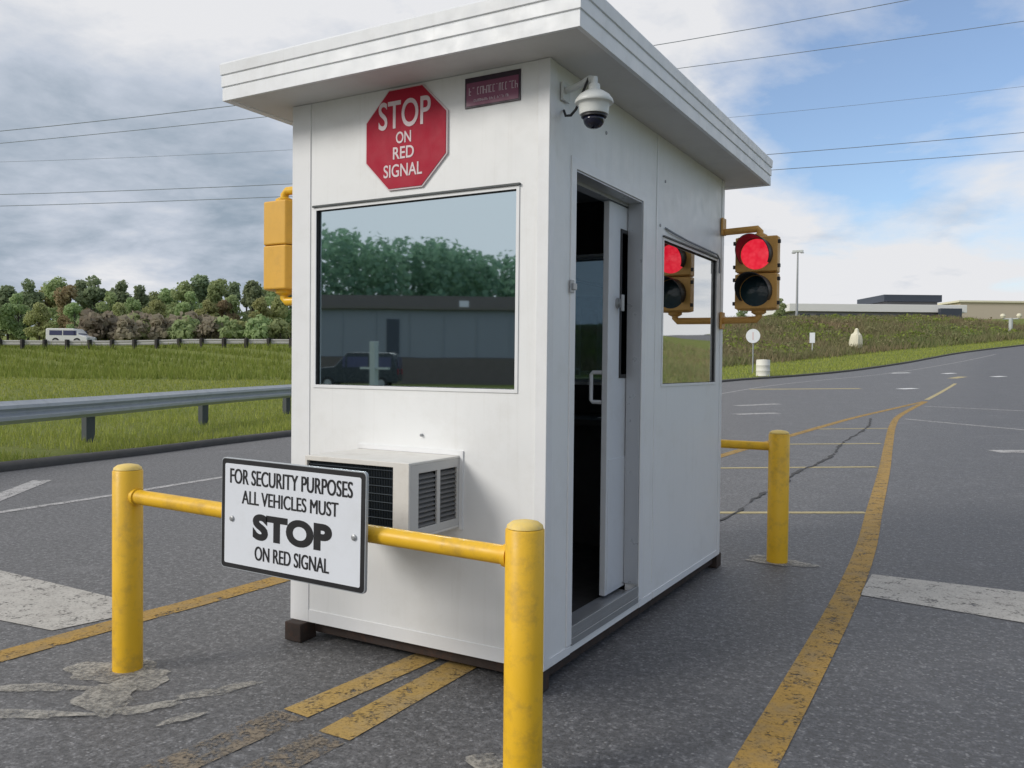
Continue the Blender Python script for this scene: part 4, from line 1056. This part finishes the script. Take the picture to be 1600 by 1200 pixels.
obj('roof', wslab(MB(), -.3, L + .3, -.3, 18.4, 5.41, 5.6), 'bld_roof', fac)
obj('roller_door', wslab(MB(), 20, 20.9, .02, .09, 2.2, 4.7), 'far_dark', fac)
obj('canopy', wslab(MB(), 31, 36, -1.5, .09, 3.6, 4.2), 'far_dark', fac)
s = 0
while s < L:
    obj('cladding_rib', wslab(MB(), s, s + .08, .06, .099, 2.0, 5.38), 'bld_grey', fac); s += 2.4
for s in (7, 25):
    obj('roof_vent', wslab(MB(), s, s + .7, 3, 3.7, 5.61, 6.3), 'far_white', fac)
A2 = A + w * 20
fac2 = thing('warehouse_building', 'taller brown-roofed warehouse behind the grey factory, seen only mirrored', 'building', (A2.x, A2.y, 0))
obj('wall', wslab(MB(), -6, 34, 20, 34, -.2, 6.6), 'bld_brown', fac2)
obj('roof', wslab(MB(), -6.5, 34.5, 19.5, 34.5, 6.61, 8.0), 'bld_roof', fac2)
car('parked_truck', 'dark off-road car parked before the factory, mirrored in the front window', 'car', (-28.6, -32.6, T(-28.6, -32.6)), math.radians(150), 4.7, 1.9, 2.0, 'suv_dark', 'van_blue', False)
gp = thing('gate_post', 'pale post with a crossarm beside the dark car, mirrored in the window', 'post', (-23.9, -28.3, .09))
obj('post', MB().box(-24.05, -23.75, -28.4, -28.1, 0, 2.55), 'pale_post', gp, .01)
obj('crossarm', MB().box(-24.7, -23.0, -28.33, -28.2, 1.22, 1.32), 'pale_post', gp)
mb = MB(); rf_ = random.Random(77)
for k_ in range(170):
    s = rf_.uniform(-14, 64); t = rf_.uniform(38, 60); p = A + u * s + w * t; h = (rf_.uniform(12.2, 14.2) + (t - 38) * .13) * (1.24 - .36 * max(0, min(1, s / 42)))
    r = rf_.uniform(2.8, 4.2)
    leaf_cloud(mb, [(p.x + rf_.uniform(-1, 1), p.y + rf_.uniform(-1, 1), h * f, r * (1.15 - .5 * f)) for f in (.2, .4, .6, .8, .95)], 420, .44, rf_)
structure('forest', mb, 'leaf_forest', 'stuff', fix=False)

# ------------------------------------------------------------------ sky, clouds, sun
sun_v = Vector((-.52, -.72, .50)).normalized()
el = math.asin(sun_v.z); az = math.atan2(sun_v.x, sun_v.y)
Wd_ = bpy.data.worlds.new('World'); S.world = Wd_; Wd_.use_nodes = True
nt = Wd_.node_tree; bg = nt.nodes['Background']
sky = N(nt, 'ShaderNodeTexSky', sky_type='NISHITA', sun_disc=False); sky.sun_elevation = el; sky.sun_rotation = az
sky.air_density = 1.0; sky.dust_density = .7; sky.ozone_density = 1.6
tc = N(nt, 'ShaderNodeTexCoord'); nv = N(nt, 'ShaderNodeVectorMath', operation='NORMALIZE'); nt.links.new(tc.outputs['Generated'], nv.inputs[0])
sep = N(nt, 'ShaderNodeSeparateXYZ'); nt.links.new(nv.outputs[0], sep.inputs[0])
zz = mathn(nt, 'ADD', mathn(nt, 'MAXIMUM', sep.outputs[2], 0), .22)
cmb = N(nt, 'ShaderNodeCombineXYZ')
nt.links.new(mathn(nt, 'DIVIDE', sep.outputs[0], zz), cmb.inputs[0]); nt.links.new(mathn(nt, 'DIVIDE', sep.outputs[1], zz), cmb.inputs[1])
P3 = cmb.outputs[0]
def dirdot(px, py, a0, a1, dv=None):
    """1 inside a cone about the direction through a picture point, 0 outside (degrees)"""
    dv = dv.normalized() if dv else ray(px, py).normalized()
    dn = N(nt, 'ShaderNodeVectorMath', operation='DOT_PRODUCT'); nt.links.new(nv.outputs[0], dn.inputs[0]); dn.inputs[1].default_value = dv
    mr = N(nt, 'ShaderNodeMapRange', interpolation_type='SMOOTHSTEP'); nt.links.new(dn.outputs['Value'], mr.inputs[0])
    mr.inputs[1].default_value = math.cos(math.radians(a1)); mr.inputs[2].default_value = math.cos(math.radians(a0)); return mr.outputs[0]
cov = noise(nt, P3, 1.25, 9, .58, .35)
det = noise(nt, P3, 3.2, 8, .6, .2)
shade = noise(nt, P3, .9, 7, .55, .3)
blue = mathn(nt, 'MAXIMUM', dirdot(1380, 120, 3, 13), mathn(nt, 'MULTIPLY', dirdot(1640, 290, 1, 8), .7))
blue = mathn(nt, 'MAXIMUM', blue, mathn(nt, 'MULTIPLY', dirdot(0, 0, 25, 66, Vector((.90, .10, .42))), .85))
f = mathn(nt, 'ADD', cov, mathn(nt, 'MULTIPLY', mathn(nt, 'SUBTRACT', det, .5), .35))
f = mathn(nt, 'SUBTRACT', mathn(nt, 'ADD', f, .26), mathn(nt, 'MULTIPLY', blue, .46))
mask = ramp(nt, f, [(.33, g(.10)), (.60, g(1))])
dark = mathn(nt, 'MAXIMUM', dirdot(170, 330, 3, 17), mathn(nt, 'MULTIPLY', dirdot(650, 330, 2, 12), .0))
sh = mathn(nt, 'ADD', mathn(nt, 'SUBTRACT', mathn(nt, 'ADD', shade, mathn(nt, 'MULTIPLY', mathn(nt, 'SUBTRACT', det, .5), .5)), mathn(nt, 'MULTIPLY', dark, .30)), .08)
ccol = ramp(nt, sh, [(.22, (2.6, 3.2, 3.9)), (.38, (4.5, 4.95, 5.7)), (.54, (6.7, 6.75, 6.95))])
skc = mixc(nt, 1.0, sky.outputs[0], (1.06, 1.16, 1.28), 'MULTIPLY')
col = mixc(nt, mask, skc, ccol)
nt.links.new(col, bg.inputs['Color']); bg.inputs['Strength'].default_value = .12

sl = bpy.data.lights.new('sun', 'SUN'); so = bpy.data.objects.new('sun', sl); COL.objects.link(so)
sl.energy = 2.0; sl.angle = math.radians(20); sl.color = (1, .955, .89)
so.rotation_euler = sun_v.to_track_quat('Z', 'Y').to_euler()

S.view_settings.view_transform = 'Standard'; S.view_settings.look = 'None'; S.view_settings.gamma = 1; S.view_settings.exposure = 0.0
S.render.resolution_x, S.render.resolution_y = 1024, 768
S.render.engine = 'CYCLES'; S.cycles.max_bounces = 8; S.cycles.transparent_max_bounces = 12

SPLIT = {'base_trim', 'mounting_plate', 'weld_collar', 'fastener', 'support_bracket', 'hinge_knob', 'clamp', 'luminaire', 'bolt', 'floor_frame', 'door_sill', 'strike_latch', 'wall_sleeve', 'door_frame', 'stem', 'cladding_rib', 'corner_trim', 'bracket_arm', 'bracket', 'louvre', 'lock_lever'}
def loose(me):
    par = list(range(len(me.vertices)))
    def find(i):
        while par[i] != i: par[i] = par[par[i]]; i = par[i]
        return i
    for e in me.edges:
        a_, b_ = find(e.vertices[0]), find(e.vertices[1])
        if a_ != b_: par[a_] = b_
    gr_ = {}
    for i in range(len(par)): gr_.setdefault(find(i), []).append(i)
    return list(gr_.values())
for o in list(bpy.data.objects):
    if o.type != 'MESH' or o.name.split('.')[0] not in SPLIT - {'corner_trim', 'strike_latch', 'bracket_arm', 'bracket', 'louvre', 'floor_frame', 'wall_sleeve'} or o.data.users > 1 or o.parent is None: continue
    gs = loose(o.data)
    if len(gs) < 2: continue
    me = o.data; sm = [p.use_smooth for p in me.polygons]
    for k_, gset in enumerate(gs):
        idx = {v: i for i, v in enumerate(gset)}
        nm = bpy.data.meshes.new(o.name.split('.')[0])
        nm.from_pydata([tuple(me.vertices[v].co) for v in gset], [], [tuple(idx[v] for v in p.vertices) for p in me.polygons if p.vertices[0] in idx])
        nm.materials.append(me.materials[0])
        for p in nm.polygons: p.use_smooth = sm[0] if sm else False
        if sm and sm[0]: nm.set_sharp_from_angle(angle=math.radians(40))
        if k_ == 0: first = nm
        else:
            c = o.copy(); c.data = nm; COL.objects.link(c)
    o.data = first
for o in bpy.data.objects:
    if '_b' in o: del o['_b']
